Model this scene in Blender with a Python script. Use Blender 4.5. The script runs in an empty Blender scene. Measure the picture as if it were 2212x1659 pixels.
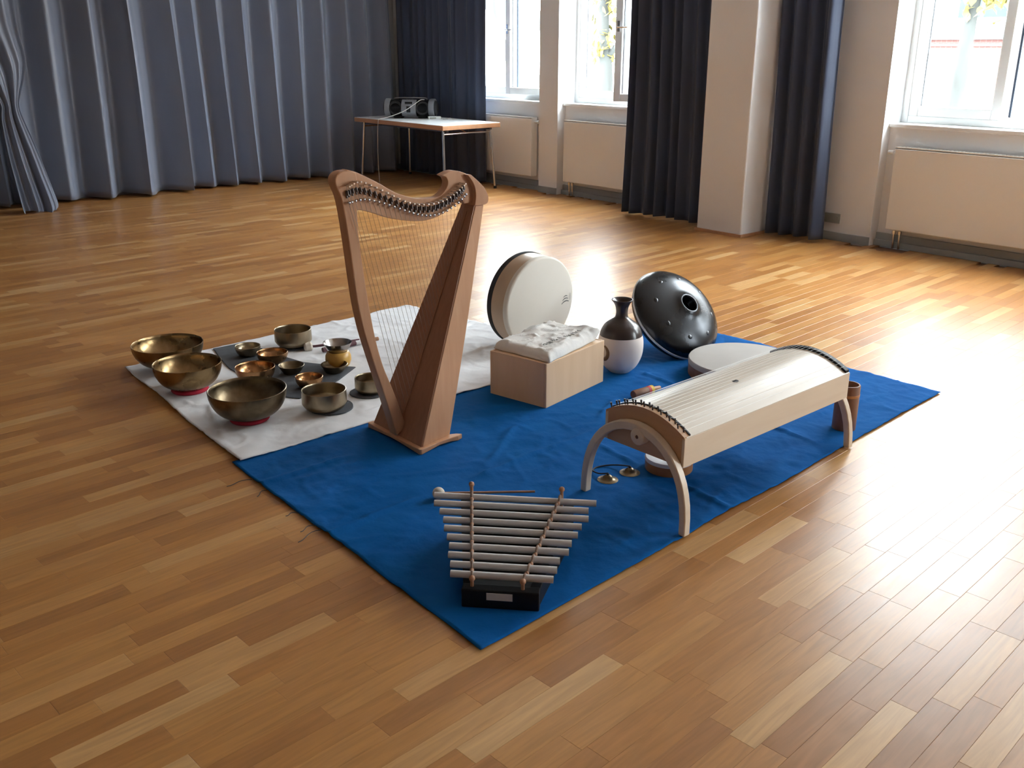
import bpy, bmesh, math, random
from mathutils import Vector, Matrix, noise
from math import sin, cos, pi, radians, sqrt, atan2, tan

# ------------------------------------------------------------------ camera, world, exposure
SC = bpy.context.scene
COL = SC.collection
F_PX = 2063.18
cam_d = bpy.data.cameras.new('camera'); cam = bpy.data.objects.new('camera', cam_d); COL.objects.link(cam)
cam_d.sensor_fit = 'HORIZONTAL'; cam_d.sensor_width = 36.0; cam_d.lens = 36.0 * F_PX / 2212
cam_d.clip_start = 0.05; cam_d.clip_end = 200
PITCH = radians(19.448)
# viewing direction: 40.27 degrees to the right of the window-wall direction (+Y)
HEADING = math.atan2(1852.0, sqrt(F_PX ** 2 + 728.5 ** 2))
cam.location = (0, 0, 1.55)
cam.rotation_euler = (pi / 2 - PITCH, 0, -HEADING)
SC.camera = cam
SC.view_settings.view_transform = 'Standard'
SC.view_settings.look = 'None'
SC.view_settings.exposure = 2.4
SC.view_settings.gamma = 1.0
SC.view_settings.use_curve_mapping = False
SC.cycles.max_bounces = 10
SC.cycles.diffuse_bounces = 6
SC.cycles.transparent_max_bounces = 16
SC.cycles.sample_clamp_indirect = 8.0

world = bpy.data.worlds.new('world'); SC.world = world; world.use_nodes = True
wn = world.node_tree; wn.nodes.clear()
wo = wn.nodes.new('ShaderNodeOutputWorld'); wb = wn.nodes.new('ShaderNodeBackground')
wb.inputs['Color'].default_value = (0.91, 0.965, 1.0, 1); wb.inputs['Strength'].default_value = 7.0
wn.links.new(wb.outputs[0], wo.inputs[0])

ROOM_X0, ROOM_X1, ROOM_Y0, ROOM_Y1, ROOM_H = -3.4, 7.30, -6.4, 10.98, 3.90
NICHES = [(8.16, 9.72), (6.30, 7.86), (2.50, 4.065), (0.64, 2.20), (-3.17, -1.605), (-5.03, -3.47)]
SILL, HEAD = 0.975, 3.45
for i, (y0, y1) in enumerate(NICHES):        # daylight openings: sampling portals for the sky, they emit nothing
    ld = bpy.data.lights.new('daylight_portal', 'AREA'); ld.shape = 'RECTANGLE'
    ld.size = HEAD - SILL; ld.size_y = y1 - y0; ld.cycles.is_portal = True
    lo = bpy.data.objects.new('daylight_portal', ld); COL.objects.link(lo)
    lo.location = (7.70, (y0 + y1) / 2, (SILL + HEAD) / 2); lo.rotation_euler = (0, radians(90), 0)

rnd = random.Random(11)

# ------------------------------------------------------------------ helpers
def tag(o, label=None, cat=None, group=None, kind=None):
    if label: o['label'] = label
    if cat: o['category'] = cat
    if group: o['group'] = group
    if kind: o['kind'] = kind
    return o

def empty(name, loc=(0, 0, 0), rz=0.0, parent=None):
    o = bpy.data.objects.new(name, None); COL.objects.link(o)
    o.empty_display_size = 0.05
    o.location = loc; o.rotation_euler = (0, 0, rz)
    if parent: o.parent = parent
    return o

class MB:
    def __init__(s): s.v = []; s.f = []
    def add(s, vs, fs, M=None):
        b = len(s.v)
        s.v += [tuple(M @ Vector(p)) if M is not None else tuple(p) for p in vs]
        s.f += [tuple(b + i for i in f) for f in fs]
        return s
    def box(s, lo, hi, M=None):
        x0, y0, z0 = lo; x1, y1, z1 = hi
        vs = [(x0, y0, z0), (x1, y0, z0), (x1, y1, z0), (x0, y1, z0), (x0, y0, z1), (x1, y0, z1), (x1, y1, z1), (x0, y1, z1)]
        return s.add(vs, [(0, 3, 2, 1), (4, 5, 6, 7), (0, 1, 5, 4), (1, 2, 6, 5), (2, 3, 7, 6), (3, 0, 4, 7)], M)
    def hexa(s, bot, top, M=None):
        return s.add(list(bot) + list(top), [(3, 2, 1, 0), (4, 5, 6, 7), (0, 1, 5, 4), (1, 2, 6, 5), (2, 3, 7, 6), (3, 0, 4, 7)], M)
    def lathe(s, prof, n=40, M=None):
        vs = []; fs = []
        idx = []
        for r, z in prof:
            if r < 1e-6:
                idx.append([len(vs)] * n); vs.append((0, 0, z))
            else:
                idx.append(list(range(len(vs), len(vs) + n)))
                vs += [(r * cos(2 * pi * k / n), r * sin(2 * pi * k / n), z) for k in range(n)]
        for a, b in zip(idx[:-1], idx[1:]):
            for k in range(n):
                q = [a[k], a[(k + 1) % n], b[(k + 1) % n], b[k]]
                q2 = []
                for i in q:
                    if i not in q2: q2.append(i)
                if len(q2) > 2: fs.append(tuple(q2))
        return s.add(vs, fs, M)
    def tube(s, pts, r, n=10, M=None, caps=True):
        pts = [Vector(p) for p in pts]; rs = r if isinstance(r, (list, tuple)) else [r] * len(pts)
        vs = []; fs = []; N = None
        for i, p in enumerate(pts):
            d = (pts[min(i + 1, len(pts) - 1)] - pts[max(i - 1, 0)]).normalized()
            if N is None: N = d.orthogonal().normalized()
            N = (N - d * N.dot(d)).normalized(); B = d.cross(N)
            vs += [tuple(p + (N * cos(2 * pi * k / n) + B * sin(2 * pi * k / n)) * rs[i]) for k in range(n)]
        for i in range(len(pts) - 1):
            for k in range(n):
                fs.append((i * n + k, i * n + (k + 1) % n, (i + 1) * n + (k + 1) % n, (i + 1) * n + k))
        if caps:
            fs.append(tuple(reversed(range(n)))); fs.append(tuple(range((len(pts) - 1) * n, len(pts) * n)))
        return s.add(vs, fs, M)
    def prism(s, poly, d0, d1, axis='y', M=None):
        n = len(poly)
        if axis == 'y': mk = lambda a, b, d: (a, d, b)
        elif axis == 'x': mk = lambda a, b, d: (d, a, b)
        else: mk = lambda a, b, d: (a, b, d)
        vs = [mk(a, b, d0) for a, b in poly] + [mk(a, b, d1) for a, b in poly]
        fs = [tuple(range(n)), tuple(reversed(range(n, 2 * n)))] + [(i, n + i, n + (i + 1) % n, (i + 1) % n) for i in range(n)]
        return s.add(vs, fs, M)
    def sphere(s, c, r, n=16, m=10, sc=(1, 1, 1), M=None):
        prof = [(r * sin(pi * k / m), -r * cos(pi * k / m)) for k in range(m + 1)]
        T = Matrix.Translation(c) @ Matrix.Diagonal((*sc, 1))
        return s.lathe(prof, n, (M @ T) if M is not None else T)
    def build(s, name, mat, parent=None, smooth=True, bevel=0.0, angle=35, segs=2, loc=None, solid=0.0, subsurf=0):
        me = bpy.data.meshes.new(name); me.from_pydata(s.v, [], s.f); me.update()
        bm = bmesh.new(); bm.from_mesh(me); bmesh.ops.recalc_face_normals(bm, faces=bm.faces); bm.to_mesh(me); bm.free()
        if smooth:
            me.polygons.foreach_set('use_smooth', [True] * len(me.polygons))
            me.set_sharp_from_angle(angle=radians(angle))
        o = bpy.data.objects.new(name, me); COL.objects.link(o)
        if mat: me.materials.append(mat)
        if parent: o.parent = parent
        if loc: o.location = loc
        if solid:
            m = o.modifiers.new('solid', 'SOLIDIFY'); m.thickness = solid; m.offset = 1
        if subsurf:
            m = o.modifiers.new('sub', 'SUBSURF'); m.levels = subsurf; m.render_levels = subsurf
        if bevel:
            m = o.modifiers.new('bevel', 'BEVEL'); m.width = bevel; m.segments = segs; m.limit_method = 'ANGLE'; m.angle_limit = radians(40)
        return o

def copy_tree(o, parent=None):
    c = o.copy(); COL.objects.link(c)
    if parent: c.parent = parent
    for ch in list(o.children): copy_tree(ch, c)
    return c

def catmull(pts, n=6, closed=False):
    out = []; L = len(pts)
    rng = range(L if closed else L - 1)
    for i in rng:
        if closed: p = [pts[(i + k - 1) % L] for k in range(4)]
        else: p = [pts[max(i - 1, 0)], pts[i], pts[i + 1], pts[min(i + 2, L - 1)]]
        for k in range(n):
            t = k / n
            out.append(tuple(0.5 * (2 * p[1][d] + (p[2][d] - p[0][d]) * t + (2 * p[0][d] - 5 * p[1][d] + 4 * p[2][d] - p[3][d]) * t * t + (3 * p[1][d] - p[0][d] - 3 * p[2][d] + p[3][d]) * t ** 3) for d in range(len(pts[0]))))
    if not closed: out.append(tuple(pts[-1]))
    return out

def frame_to(zdir, origin=(0, 0, 0), xhint=(0, 0, 1)):
    z = Vector(zdir).normalized(); x = Vector(xhint); x = (x - z * x.dot(z))
    if x.length < 1e-5: x = z.orthogonal()
    x.normalize(); y = z.cross(x)
    return Matrix.Translation(origin) @ Matrix((x, y, z)).transposed().to_4x4()

# ------------------------------------------------------------------ materials (procedural)
def mat(name, c1, c2=None, rough=0.5, metal=0.0, scale=(8, 8, 8), noise_detail=4, bump=0.0, bump_scale=None, spec=0.5, sheen=0.0, rough2=None, coat=0.0, wave=False, distort=0.0, trans=0.0):
    m = bpy.data.materials.new(name); m.use_nodes = True
    nt = m.node_tree; b = nt.nodes['Principled BSDF']
    tc = nt.nodes.new('ShaderNodeTexCoord'); mp = nt.nodes.new('ShaderNodeMapping'); mp.inputs['Scale'].default_value = scale
    nt.links.new(tc.outputs['Object'], mp.inputs['Vector'])
    nz = nt.nodes.new('ShaderNodeTexNoise'); nz.inputs['Scale'].default_value = 1.0; nz.inputs['Detail'].default_value = noise_detail
    nz.inputs['Distortion'].default_value = distort
    nt.links.new(mp.outputs[0], nz.inputs['Vector'])
    rp = nt.nodes.new('ShaderNodeValToRGB'); rp.color_ramp.elements[0].position = 0.3; rp.color_ramp.elements[1].position = 0.7
    c2 = c2 or tuple(x * 0.85 for x in c1)
    rp.color_ramp.elements[0].color = (*c2, 1); rp.color_ramp.elements[1].color = (*c1, 1)
    nt.links.new(nz.outputs['Fac'], rp.inputs[0]); nt.links.new(rp.outputs[0], b.inputs['Base Color'])
    b.inputs['Metallic'].default_value = metal; b.inputs['Specular IOR Level'].default_value = spec
    if rough2 is not None:
        mr = nt.nodes.new('ShaderNodeMapRange'); mr.inputs['To Min'].default_value = rough; mr.inputs['To Max'].default_value = rough2
        nt.links.new(nz.outputs['Fac'], mr.inputs['Value']); nt.links.new(mr.outputs[0], b.inputs['Roughness'])
    else: b.inputs['Roughness'].default_value = rough
    if sheen:
        b.inputs['Sheen Weight'].default_value = sheen; b.inputs['Sheen Roughness'].default_value = 0.4
    if coat: b.inputs['Coat Weight'].default_value = coat; b.inputs['Coat Roughness'].default_value = 0.15
    if trans: b.inputs['Transmission Weight'].default_value = trans
    if bump:
        bp = nt.nodes.new('ShaderNodeBump'); bp.inputs['Strength'].default_value = bump; bp.inputs['Distance'].default_value = 0.01
        src = nz
        if bump_scale:
            src = nt.nodes.new('ShaderNodeTexNoise'); src.inputs['Scale'].default_value = bump_scale; src.inputs['Detail'].default_value = 3
            nt.links.new(tc.outputs['Object'], src.inputs['Vector'])
        nt.links.new(src.outputs['Fac'], bp.inputs['Height']); nt.links.new(bp.outputs[0], b.inputs['Normal'])
    return m

M_WALL = mat('wall_paint', (0.82, 0.825, 0.835), (0.79, 0.795, 0.805), rough=0.75, scale=(1.2, 1.2, 1.2), bump=0.06, bump_scale=60)
M_CEIL = mat('ceiling_paint', (0.76, 0.76, 0.76), rough=0.85)
M_BACKWALL = mat('rear_wall_paint', (0.34, 0.34, 0.345), rough=0.85, scale=(1, 1, 1))
M_SKIRT = mat('skirting_grey', (0.36, 0.39, 0.40), rough=0.45, scale=(3, 3, 3))
M_FRAME = mat('window_white_lacquer', (0.84, 0.86, 0.86), rough=0.3, scale=(2, 2, 2))
M_RAD = mat('radiator_enamel', (0.86, 0.855, 0.83), (0.845, 0.84, 0.815), rough=0.35, scale=(2, 2, 2))
M_METAL = mat('chrome', (0.72, 0.73, 0.75), rough=0.2, metal=1.0, scale=(4, 4, 4))
M_DARKMETAL = mat('dark_steel', (0.10, 0.10, 0.11), rough=0.35, metal=0.9)
M_LEVER = mat('lever_steel', (0.22, 0.20, 0.20), rough=0.35, metal=0.8)
M_BLACK = mat('black_lacquer', (0.008, 0.008, 0.010), rough=0.5, spec=0.2)
M_SEAL = mat('blue_grey_seal', (0.02, 0.035, 0.06), rough=0.6)
M_RUBBER = mat('black_rubber', (0.02, 0.02, 0.022), rough=0.7)
M_CURT = mat('curtain_grey_blue', (0.215, 0.25, 0.33), (0.185, 0.215, 0.29), rough=0.42, scale=(3, 3, 1), sheen=0.2, spec=0.7)
M_CURTD = mat('curtain_navy', (0.048, 0.066, 0.118), (0.040, 0.055, 0.100), rough=0.6, scale=(3, 3, 1), sheen=0.25, spec=0.4)
M_BLUE = mat('blue_cotton', (0.004, 0.100, 0.33), (0.003, 0.082, 0.285), rough=0.9, scale=(5, 5, 5), bump=0.5, bump_scale=16, spec=0.08)
M_WHITE = mat('white_cotton', (0.74, 0.75, 0.77), (0.68, 0.69, 0.72), rough=0.85, scale=(5, 5, 5), bump=0.45, bump_scale=9)
M_GREYFELT = mat('grey_felt', (0.075, 0.082, 0.095), rough=0.95, scale=(20, 20, 20), bump=0.2)
M_REDFELT = mat('red_felt', (0.42, 0.012, 0.035), rough=0.9, scale=(20, 20, 20), bump=0.2)
M_CHERRY = mat('cherry_wood', (0.55, 0.30, 0.165), (0.49, 0.25, 0.13), rough=0.42, scale=(30, 30, 3), distort=0.6, spec=0.4)
M_SOUNDB_SHADED = mat('soundboard_wood_shaded', (0.38, 0.175, 0.090), (0.33, 0.148, 0.074), rough=0.42, scale=(60, 60, 2.5), spec=0.4)  # harp wood darkened: shade of the side turned from the windows, put into the colour
M_MAPLE = mat('maple_wood', (0.76, 0.64, 0.50), (0.71, 0.585, 0.445), rough=0.38, scale=(2.5, 30, 30), distort=0.5, spec=0.45)
M_MAPLETOP = mat('spruce_top', (0.68, 0.61, 0.52), (0.63, 0.555, 0.46), rough=0.34, scale=(1.2, 40, 20), spec=0.5)
M_MAPLEEND = mat('maple_end', (0.56, 0.34, 0.19), (0.50, 0.29, 0.155), rough=0.45, scale=(12, 3, 30))
M_BIRCH = mat('birch_box', (0.72, 0.50, 0.315), (0.67, 0.45, 0.27), rough=0.5, scale=(14, 14, 2), distort=0.8)
M_BROWN = mat('brown_wood', (0.23, 0.105, 0.055), (0.17, 0.075, 0.04), rough=0.45, scale=(20, 20, 4))
M_ORANGEW = mat('honey_wood', (0.48, 0.21, 0.07), (0.38, 0.155, 0.05), rough=0.4, scale=(20, 20, 4))
M_SKIN = mat('drum_skin', (0.76, 0.725, 0.65), (0.72, 0.68, 0.60), rough=0.6, scale=(4, 4, 4), distort=0.5)
M_SKINGREY = mat('drum_skin_grey', (0.46, 0.44, 0.415), (0.41, 0.39, 0.365), rough=0.5, scale=(5, 5, 5))
M_SHELL = mat('drum_shell', (0.55, 0.40, 0.27), (0.49, 0.35, 0.23), rough=0.35, scale=(10, 10, 3))
M_PRINT = mat('grey_print', (0.17, 0.18, 0.17), rough=0.8)
M_PRINTL = mat('pale_grey_print', (0.42, 0.42, 0.41), rough=0.8)
M_CANVAS = mat('canvas', (0.70, 0.69, 0.67), (0.64, 0.63, 0.61), rough=0.9, scale=(10, 10, 10), bump=0.35, bump_scale=22)
M_PAN = mat('nitrided_steel', (0.055, 0.057, 0.062), (0.040, 0.042, 0.046), rough=0.24, metal=0.9, scale=(6, 6, 6), rough2=0.32)
M_PANRIM = mat('rim_trim', (0.62, 0.66, 0.70), rough=0.5)
M_VASED = mat('dark_glaze', (0.042, 0.026, 0.024), (0.030, 0.019, 0.018), rough=0.28, scale=(6, 6, 6), coat=0.3)
M_VASEW = mat('cream_clay', (0.74, 0.67, 0.62), (0.70, 0.62, 0.57), rough=0.6, scale=(8, 8, 8))
M_TAN = mat('tan_glaze', (0.20, 0.115, 0.06), rough=0.5)
M_TAND = mat('umber_clay', (0.20, 0.15, 0.10), rough=0.7)
M_ALU = mat('brushed_aluminium', (0.56, 0.54, 0.54), (0.51, 0.50, 0.50), rough=0.5, metal=0.25, scale=(8, 60, 60))
M_ROPE = mat('rope', (0.42, 0.31, 0.25), (0.16, 0.10, 0.08), rough=0.9, scale=(90, 90, 90))
M_LABEL = mat('paper_label', (0.62, 0.58, 0.54), rough=0.7)
M_CREAM = mat('cream_felt', (0.72, 0.66, 0.57), rough=0.95, scale=(30, 30, 30), bump=0.2)
M_STICK = mat('stick_wood', (0.40, 0.20, 0.11), rough=0.5, scale=(4, 40, 40))
M_MAROON = mat('maroon_leather', (0.13, 0.05, 0.065), rough=0.6)
M_YELLOW = mat('yellow_ceramic', (0.62, 0.37, 0.09), (0.50, 0.27, 0.055), rough=0.35, scale=(12, 12, 12))
M_LAMIN = mat('white_laminate', (0.78, 0.79, 0.80), rough=0.28, scale=(1, 1, 1))
M_BEECH = mat('beech_edge', (0.55, 0.29, 0.15), rough=0.4, scale=(20, 3, 20))
M_SILVER = mat('silver_plastic', (0.30, 0.32, 0.35), rough=0.32, metal=0.5)
M_DISP = mat('display', (0.015, 0.018, 0.022), rough=0.15)
M_CABLE = mat('white_cable', (0.62, 0.60, 0.57), rough=0.5)
M_STRING = mat('harp_string', (0.40, 0.32, 0.26), rough=0.4)
M_WIRE = mat('steel_string', (0.86, 0.86, 0.85), rough=0.45, metal=0.3)
M_SOCK = mat('socket_plastic', (0.36, 0.37, 0.35), rough=0.5)
M_RED = mat('red_band', (0.5, 0.03, 0.03), rough=0.6)
M_YEL = mat('yellow_band', (0.7, 0.45, 0.04), rough=0.6)
M_BARK = mat('bark', (0.045, 0.050, 0.047), (0.03, 0.03, 0.028), rough=0.9, scale=(5, 5, 1.5), bump=0.5)
M_LEAF = mat('autumn_leaf', (0.22, 0.17, 0.035), (0.07, 0.075, 0.025), rough=0.7, scale=(1.5, 1.5, 1.5))
M_ASPHALT = mat('pale_paving', (0.40, 0.40, 0.39), rough=0.9, scale=(1, 1, 1))
M_PLASTER = mat('pale_render', (0.30, 0.30, 0.29), rough=0.9, scale=(0.6, 0.6, 0.6))
M_LEDGE = mat('zinc_ledge', (0.035, 0.042, 0.050), rough=0.6)
M_FARGLASS = mat('far_window_glass', (0.035, 0.05, 0.058), rough=0.3, spec=0.1)

def bronze(name, c1, c2, rough, rough2):
    return mat(name, c1, c2, rough=rough, rough2=rough2, metal=1.0, scale=(14, 14, 14), bump=0.10, bump_scale=30, distort=0.4)
M_BRZ = bronze('hammered_bronze', (0.36, 0.245, 0.125), (0.20, 0.125, 0.055), 0.18, 0.40)
M_BRZ_D = bronze('dark_bronze', (0.23, 0.175, 0.11), (0.11, 0.08, 0.045), 0.22, 0.46)
M_BRZ_L = bronze('pale_bronze', (0.40, 0.325, 0.225), (0.24, 0.185, 0.115), 0.22, 0.42)
M_BRZ_C = bronze('coppery_bronze', (0.46, 0.25, 0.115), (0.28, 0.14, 0.06), 0.16, 0.36)
M_TIN = bronze('grey_bell_metal', (0.46, 0.43, 0.41), (0.34, 0.31, 0.30), 0.16, 0.30)

def brick_mat():
    m = bpy.data.materials.new('far_brick'); m.use_nodes = True; nt = m.node_tree; b = nt.nodes['Principled BSDF']
    tc = nt.nodes.new('ShaderNodeTexCoord'); mp = nt.nodes.new('ShaderNodeMapping')
    mp.inputs['Rotation'].default_value = (0, radians(90), radians(90)); mp.inputs['Scale'].default_value = (4, 4, 4)
    br = nt.nodes.new('ShaderNodeTexBrick'); br.inputs['Color1'].default_value = (0.13, 0.060, 0.052, 1); br.inputs['Color2'].default_value = (0.11, 0.050, 0.045, 1)
    br.inputs['Mortar'].default_value = (0.15, 0.12, 0.11, 1); br.inputs['Scale'].default_value = 1
    nt.links.new(tc.outputs['Object'], mp.inputs[0]); nt.links.new(mp.outputs[0], br.inputs['Vector']); nt.links.new(br.outputs[0], b.inputs['Base Color'])
    b.inputs['Roughness'].default_value = 0.9
    return m
M_BRICK = brick_mat()

def glass_mat():
    m = bpy.data.materials.new('window_glass'); m.use_nodes = True; nt = m.node_tree; nt.nodes.clear()
    o = nt.nodes.new('ShaderNodeOutputMaterial'); mx = nt.nodes.new('ShaderNodeMixShader'); t = nt.nodes.new('ShaderNodeBsdfTransparent'); g = nt.nodes.new('ShaderNodeBsdfGlossy')
    t.inputs[0].default_value = (0.96, 0.98, 0.98, 1); g.inputs['Roughness'].default_value = 0.02
    lw = nt.nodes.new('ShaderNodeLayerWeight'); lw.inputs[0].default_value = 0.5
    pw = nt.nodes.new('ShaderNodeMath'); pw.operation = 'POWER'; pw.inputs[1].default_value = 4.0; nt.links.new(lw.outputs['Facing'], pw.inputs[0])
    fr = nt.nodes.new('ShaderNodeMath'); fr.operation = 'MULTIPLY_ADD'; fr.inputs[1].default_value = 0.5; fr.inputs[2].default_value = 0.03; nt.links.new(pw.outputs[0], fr.inputs[0])
    nt.links.new(fr.outputs[0], mx.inputs[0]); nt.links.new(t.outputs[0], mx.inputs[1]); nt.links.new(g.outputs[0], mx.inputs[2]); nt.links.new(mx.outputs[0], o.inputs[0])
    return m
M_GLASS = glass_mat()

def floor_mat():
    m = bpy.data.materials.new('oak_parquet'); m.use_nodes = True; nt = m.node_tree; b = nt.nodes['Principled BSDF']; L = nt.links.new; N = nt.nodes.new
    at = N('ShaderNodeAttribute'); at.attribute_name = 'tone'
    tc = N('ShaderNodeTexCoord'); rot = N('ShaderNodeMapping'); rot.inputs['Rotation'].default_value = (0, 0, radians(-4))
    L(tc.outputs['Object'], rot.inputs[0])
    sh = N('ShaderNodeVectorMath'); sh.operation = 'ADD'
    k = N('ShaderNodeVectorMath'); k.operation = 'SCALE'; k.inputs[0].default_value = (37.0, 53.0, 0); L(at.outputs['Fac'], k.inputs['Scale'])
    L(rot.outputs[0], sh.inputs[0]); L(k.outputs[0], sh.inputs[1])
    mp = N('ShaderNodeMapping'); mp.inputs['Scale'].default_value = (2.2, 26, 1); L(sh.outputs[0], mp.inputs[0])
    nz = N('ShaderNodeTexNoise'); nz.inputs['Scale'].default_value = 1.4; nz.inputs['Detail'].default_value = 5; nz.inputs['Distortion'].default_value = 1.6; L(mp.outputs[0], nz.inputs[0])
    rp = N('ShaderNodeValToRGB'); e = rp.color_ramp.elements
    e[0].position = 0.0; e[0].color = (0.330, 0.142, 0.040, 1); e[1].position = 1.0; e[1].color = (0.560, 0.335, 0.140, 1)
    a = rp.color_ramp.elements.new(0.3); a.color = (0.400, 0.178, 0.048, 1)
    a = rp.color_ramp.elements.new(0.75); a.color = (0.455, 0.220, 0.066, 1)
    L(at.outputs['Fac'], rp.inputs[0])
    gr = N('ShaderNodeMapRange'); gr.inputs['From Min'].default_value = 0.25; gr.inputs['From Max'].default_value = 0.75; gr.inputs['To Min'].default_value = 0.80; gr.inputs['To Max'].default_value = 1.14; L(nz.outputs['Fac'], gr.inputs['Value'])
    mul = N('ShaderNodeVectorMath'); mul.operation = 'SCALE'; L(rp.outputs[0], mul.inputs[0]); L(gr.outputs[0], mul.inputs['Scale'])
    L(mul.outputs[0], b.inputs['Base Color'])
    b.inputs['Specular IOR Level'].default_value = 0.5; b.inputs['IOR'].default_value = 1.5
    rr = N('ShaderNodeMapRange'); rr.inputs['To Min'].default_value = 0.27; rr.inputs['To Max'].default_value = 0.37; L(nz.outputs['Fac'], rr.inputs['Value']); L(rr.outputs[0], b.inputs['Roughness'])
    big = N('ShaderNodeTexNoise'); big.inputs['Scale'].default_value = 5.0; big.inputs['Detail'].default_value = 2; L(tc.outputs['Object'], big.inputs[0])
    bp = N('ShaderNodeBump'); bp.inputs['Strength'].default_value = 0.10; bp.inputs['Distance'].default_value = 0.01; L(big.outputs['Fac'], bp.inputs['Height']); L(bp.outputs[0], b.inputs['Normal'])
    return m
M_FLOOR = floor_mat()

# ------------------------------------------------------------------ floor: parquet strips
def project(p):
    d = Vector(p) - cam.location
    R = cam.rotation_euler.to_matrix().transposed(); c = R @ d
    if c.z > -0.05: return None
    return (1106 + F_PX * c.x / -c.z, 829.5 - F_PX * c.y / -c.z)

floor = MB().box((ROOM_X0, ROOM_Y0, -0.25), (ROOM_X1 + 0.1, ROOM_Y1, -0.014)).build('floor', M_BROWN, smooth=False)
tag(floor, 'honey brown oak strip parquet floor', kind='structure')
PA = radians(4.0); PU = Vector((cos(PA), sin(PA), 0)); PV = Vector((-sin(PA), cos(PA), 0))
SW = 0.07
strips = []
frnd = random.Random(5)
for row in range(-110, 175):
    v0 = row * SW
    u = -6.0 + frnd.random() * 0.5
    while u < 9.5:
        ln = frnd.choice([0.40, 0.42, 0.45, 0.48, 0.50, 0.53, 0.36, 0.30])
        c = PU * (u + ln / 2) + PV * (v0 + SW / 2)
        if ROOM_X0 - 0.2 < c.x < ROOM_X1 + 0.1 and ROOM_Y0 - 0.1 < c.y < ROOM_Y1 + 0.05:
            t = frnd.random()
            t = 0.5 + (t - 0.5) * 0.75
            if frnd.random() < 0.10: t = 0.80 + 0.2 * frnd.random()
            elif frnd.random() < 0.14: t = 0.12 * frnd.random()
            strips.append((u, v0, ln, t, c))
        u += ln
def strip_geo(u, v, ln):
    g, ch, dz = 0.0002, 0.0006, 0.0003
    def P(a, b, z): q = PU * a + PV * b; return (q.x, q.y, z)
    u0, u1, v0, v1 = u + g, u + ln - g, v + g, v + SW - g
    vs = [P(u0, v0, -0.014), P(u1, v0, -0.014), P(u1, v1, -0.014), P(u0, v1, -0.014),
          P(u0, v0, -dz), P(u1, v0, -dz), P(u1, v1, -dz), P(u0, v1, -dz),
          P(u0 + ch, v0 + ch, 0), P(u1 - ch, v0 + ch, 0), P(u1 - ch, v1 - ch, 0), P(u0 + ch, v1 - ch, 0)]
    fs = [(8, 9, 10, 11)]
    for b in (0, 4):
        for k in range(4): fs.append((b + k, b + (k + 1) % 4, b + 4 + (k + 1) % 4, b + 4 + k))
    return vs, fs
def on_cloth(c):
    return (1.45 < c.x < 4.2 and 1.95 < c.y < 3.4) or (1.55 < c.x < 3.35 and 3.3 <= c.y < 4.75)
scored = []
for i, s in enumerate(strips):
    q = project(s[4])
    if q is None or not (-40 < q[0] < 2252 and 380 < q[1] < 1700) or on_cloth(s[4]): continue
    d2 = (s[4] - cam.location).length
    scored.append((s[2] * 1.55 / d2 ** 3, i))
scored.sort(reverse=True)
NEAR = set(i for _, i in scored[:300])
def strip_mesh(items, name):
    vs = []; fs = []; tone = []
    for (u, v, ln, t, c) in items:
        a, f = strip_geo(u, v, ln); b = len(vs); vs += a; fs += [tuple(b + k for k in q) for q in f]; tone += [t] * len(f)
    me = bpy.data.meshes.new(name); me.from_pydata(vs, [], fs); me.update()
    at = me.attributes.new('tone', 'FLOAT', 'FACE'); at.data.foreach_set('value', tone)
    me.materials.append(M_FLOOR)
    o = bpy.data.objects.new(name, me); COL.objects.link(o); o.parent = floor
    return o
for i in sorted(NEAR): strip_mesh([strips[i]], 'parquet_strip')
tag(strip_mesh([s for i, s in enumerate(strips) if i not in NEAR], 'parquet_strips'), 'honey oak parquet strips further off', kind='stuff')

# ------------------------------------------------------------------ room shell
XW, XB, XO = 7.30, 7.41, 7.78
w = MB()
ys = [ROOM_Y0 - 0.2] + [e for n in sorted(NICHES) for e in n] + [ROOM_Y1 + 0.2]
for k in range(0, len(ys), 2):
    w.box((XW, ys[k], -0.25), (XO, ys[k + 1], ROOM_H))
for y0, y1 in NICHES:
    w.box((XB, y0, -0.25), (XO, y1, SILL - 0.03)); w.box((XW, y0, HEAD), (XO, y1, ROOM_H))
tag(w.build('wall_right', M_WALL, smooth=False), 'white painted window wall with deep window niches', kind='structure')
tag(MB().box((ROOM_X0 - 0.2, ROOM_Y1, -0.25), (XW, ROOM_Y1 + 0.2, ROOM_H)).build('wall_back', M_BACKWALL, smooth=False), 'plain wall behind the grey curtain', kind='structure')
tag(MB().box((ROOM_X0 - 0.2, ROOM_Y0, -0.25), (ROOM_X0, ROOM_Y1, ROOM_H)).build('wall_left', M_BACKWALL, smooth=False), 'plain side wall opposite the windows', kind='structure')
tag(MB().box((ROOM_X0 - 0.2, ROOM_Y0 - 0.2, -0.25), (XW, ROOM_Y0, ROOM_H)).build('wall_front', M_BACKWALL, smooth=False), 'plain wall behind the viewer', kind='structure')
tag(MB().box((ROOM_X0 - 0.2, ROOM_Y0 - 0.2, ROOM_H), (XO, ROOM_Y1 + 0.2, ROOM_H + 0.2)).build('ceiling', M_CEIL, smooth=False), 'white plaster ceiling', kind='structure')
# column standing out from the window wall
colm = MB().box((6.78, 4.97, 0.0), (XW, 5.45, ROOM_H)).build('trim_1', M_WALL, smooth=False, bevel=0.012)
tag(colm, 'broad off-white column standing between the two dark curtains', kind='structure')
MB().box((6.765, 4.955, 0.0), (XW, 5.465, 0.025)).build('column_foot', M_BEECH, colm, smooth=False)
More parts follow.
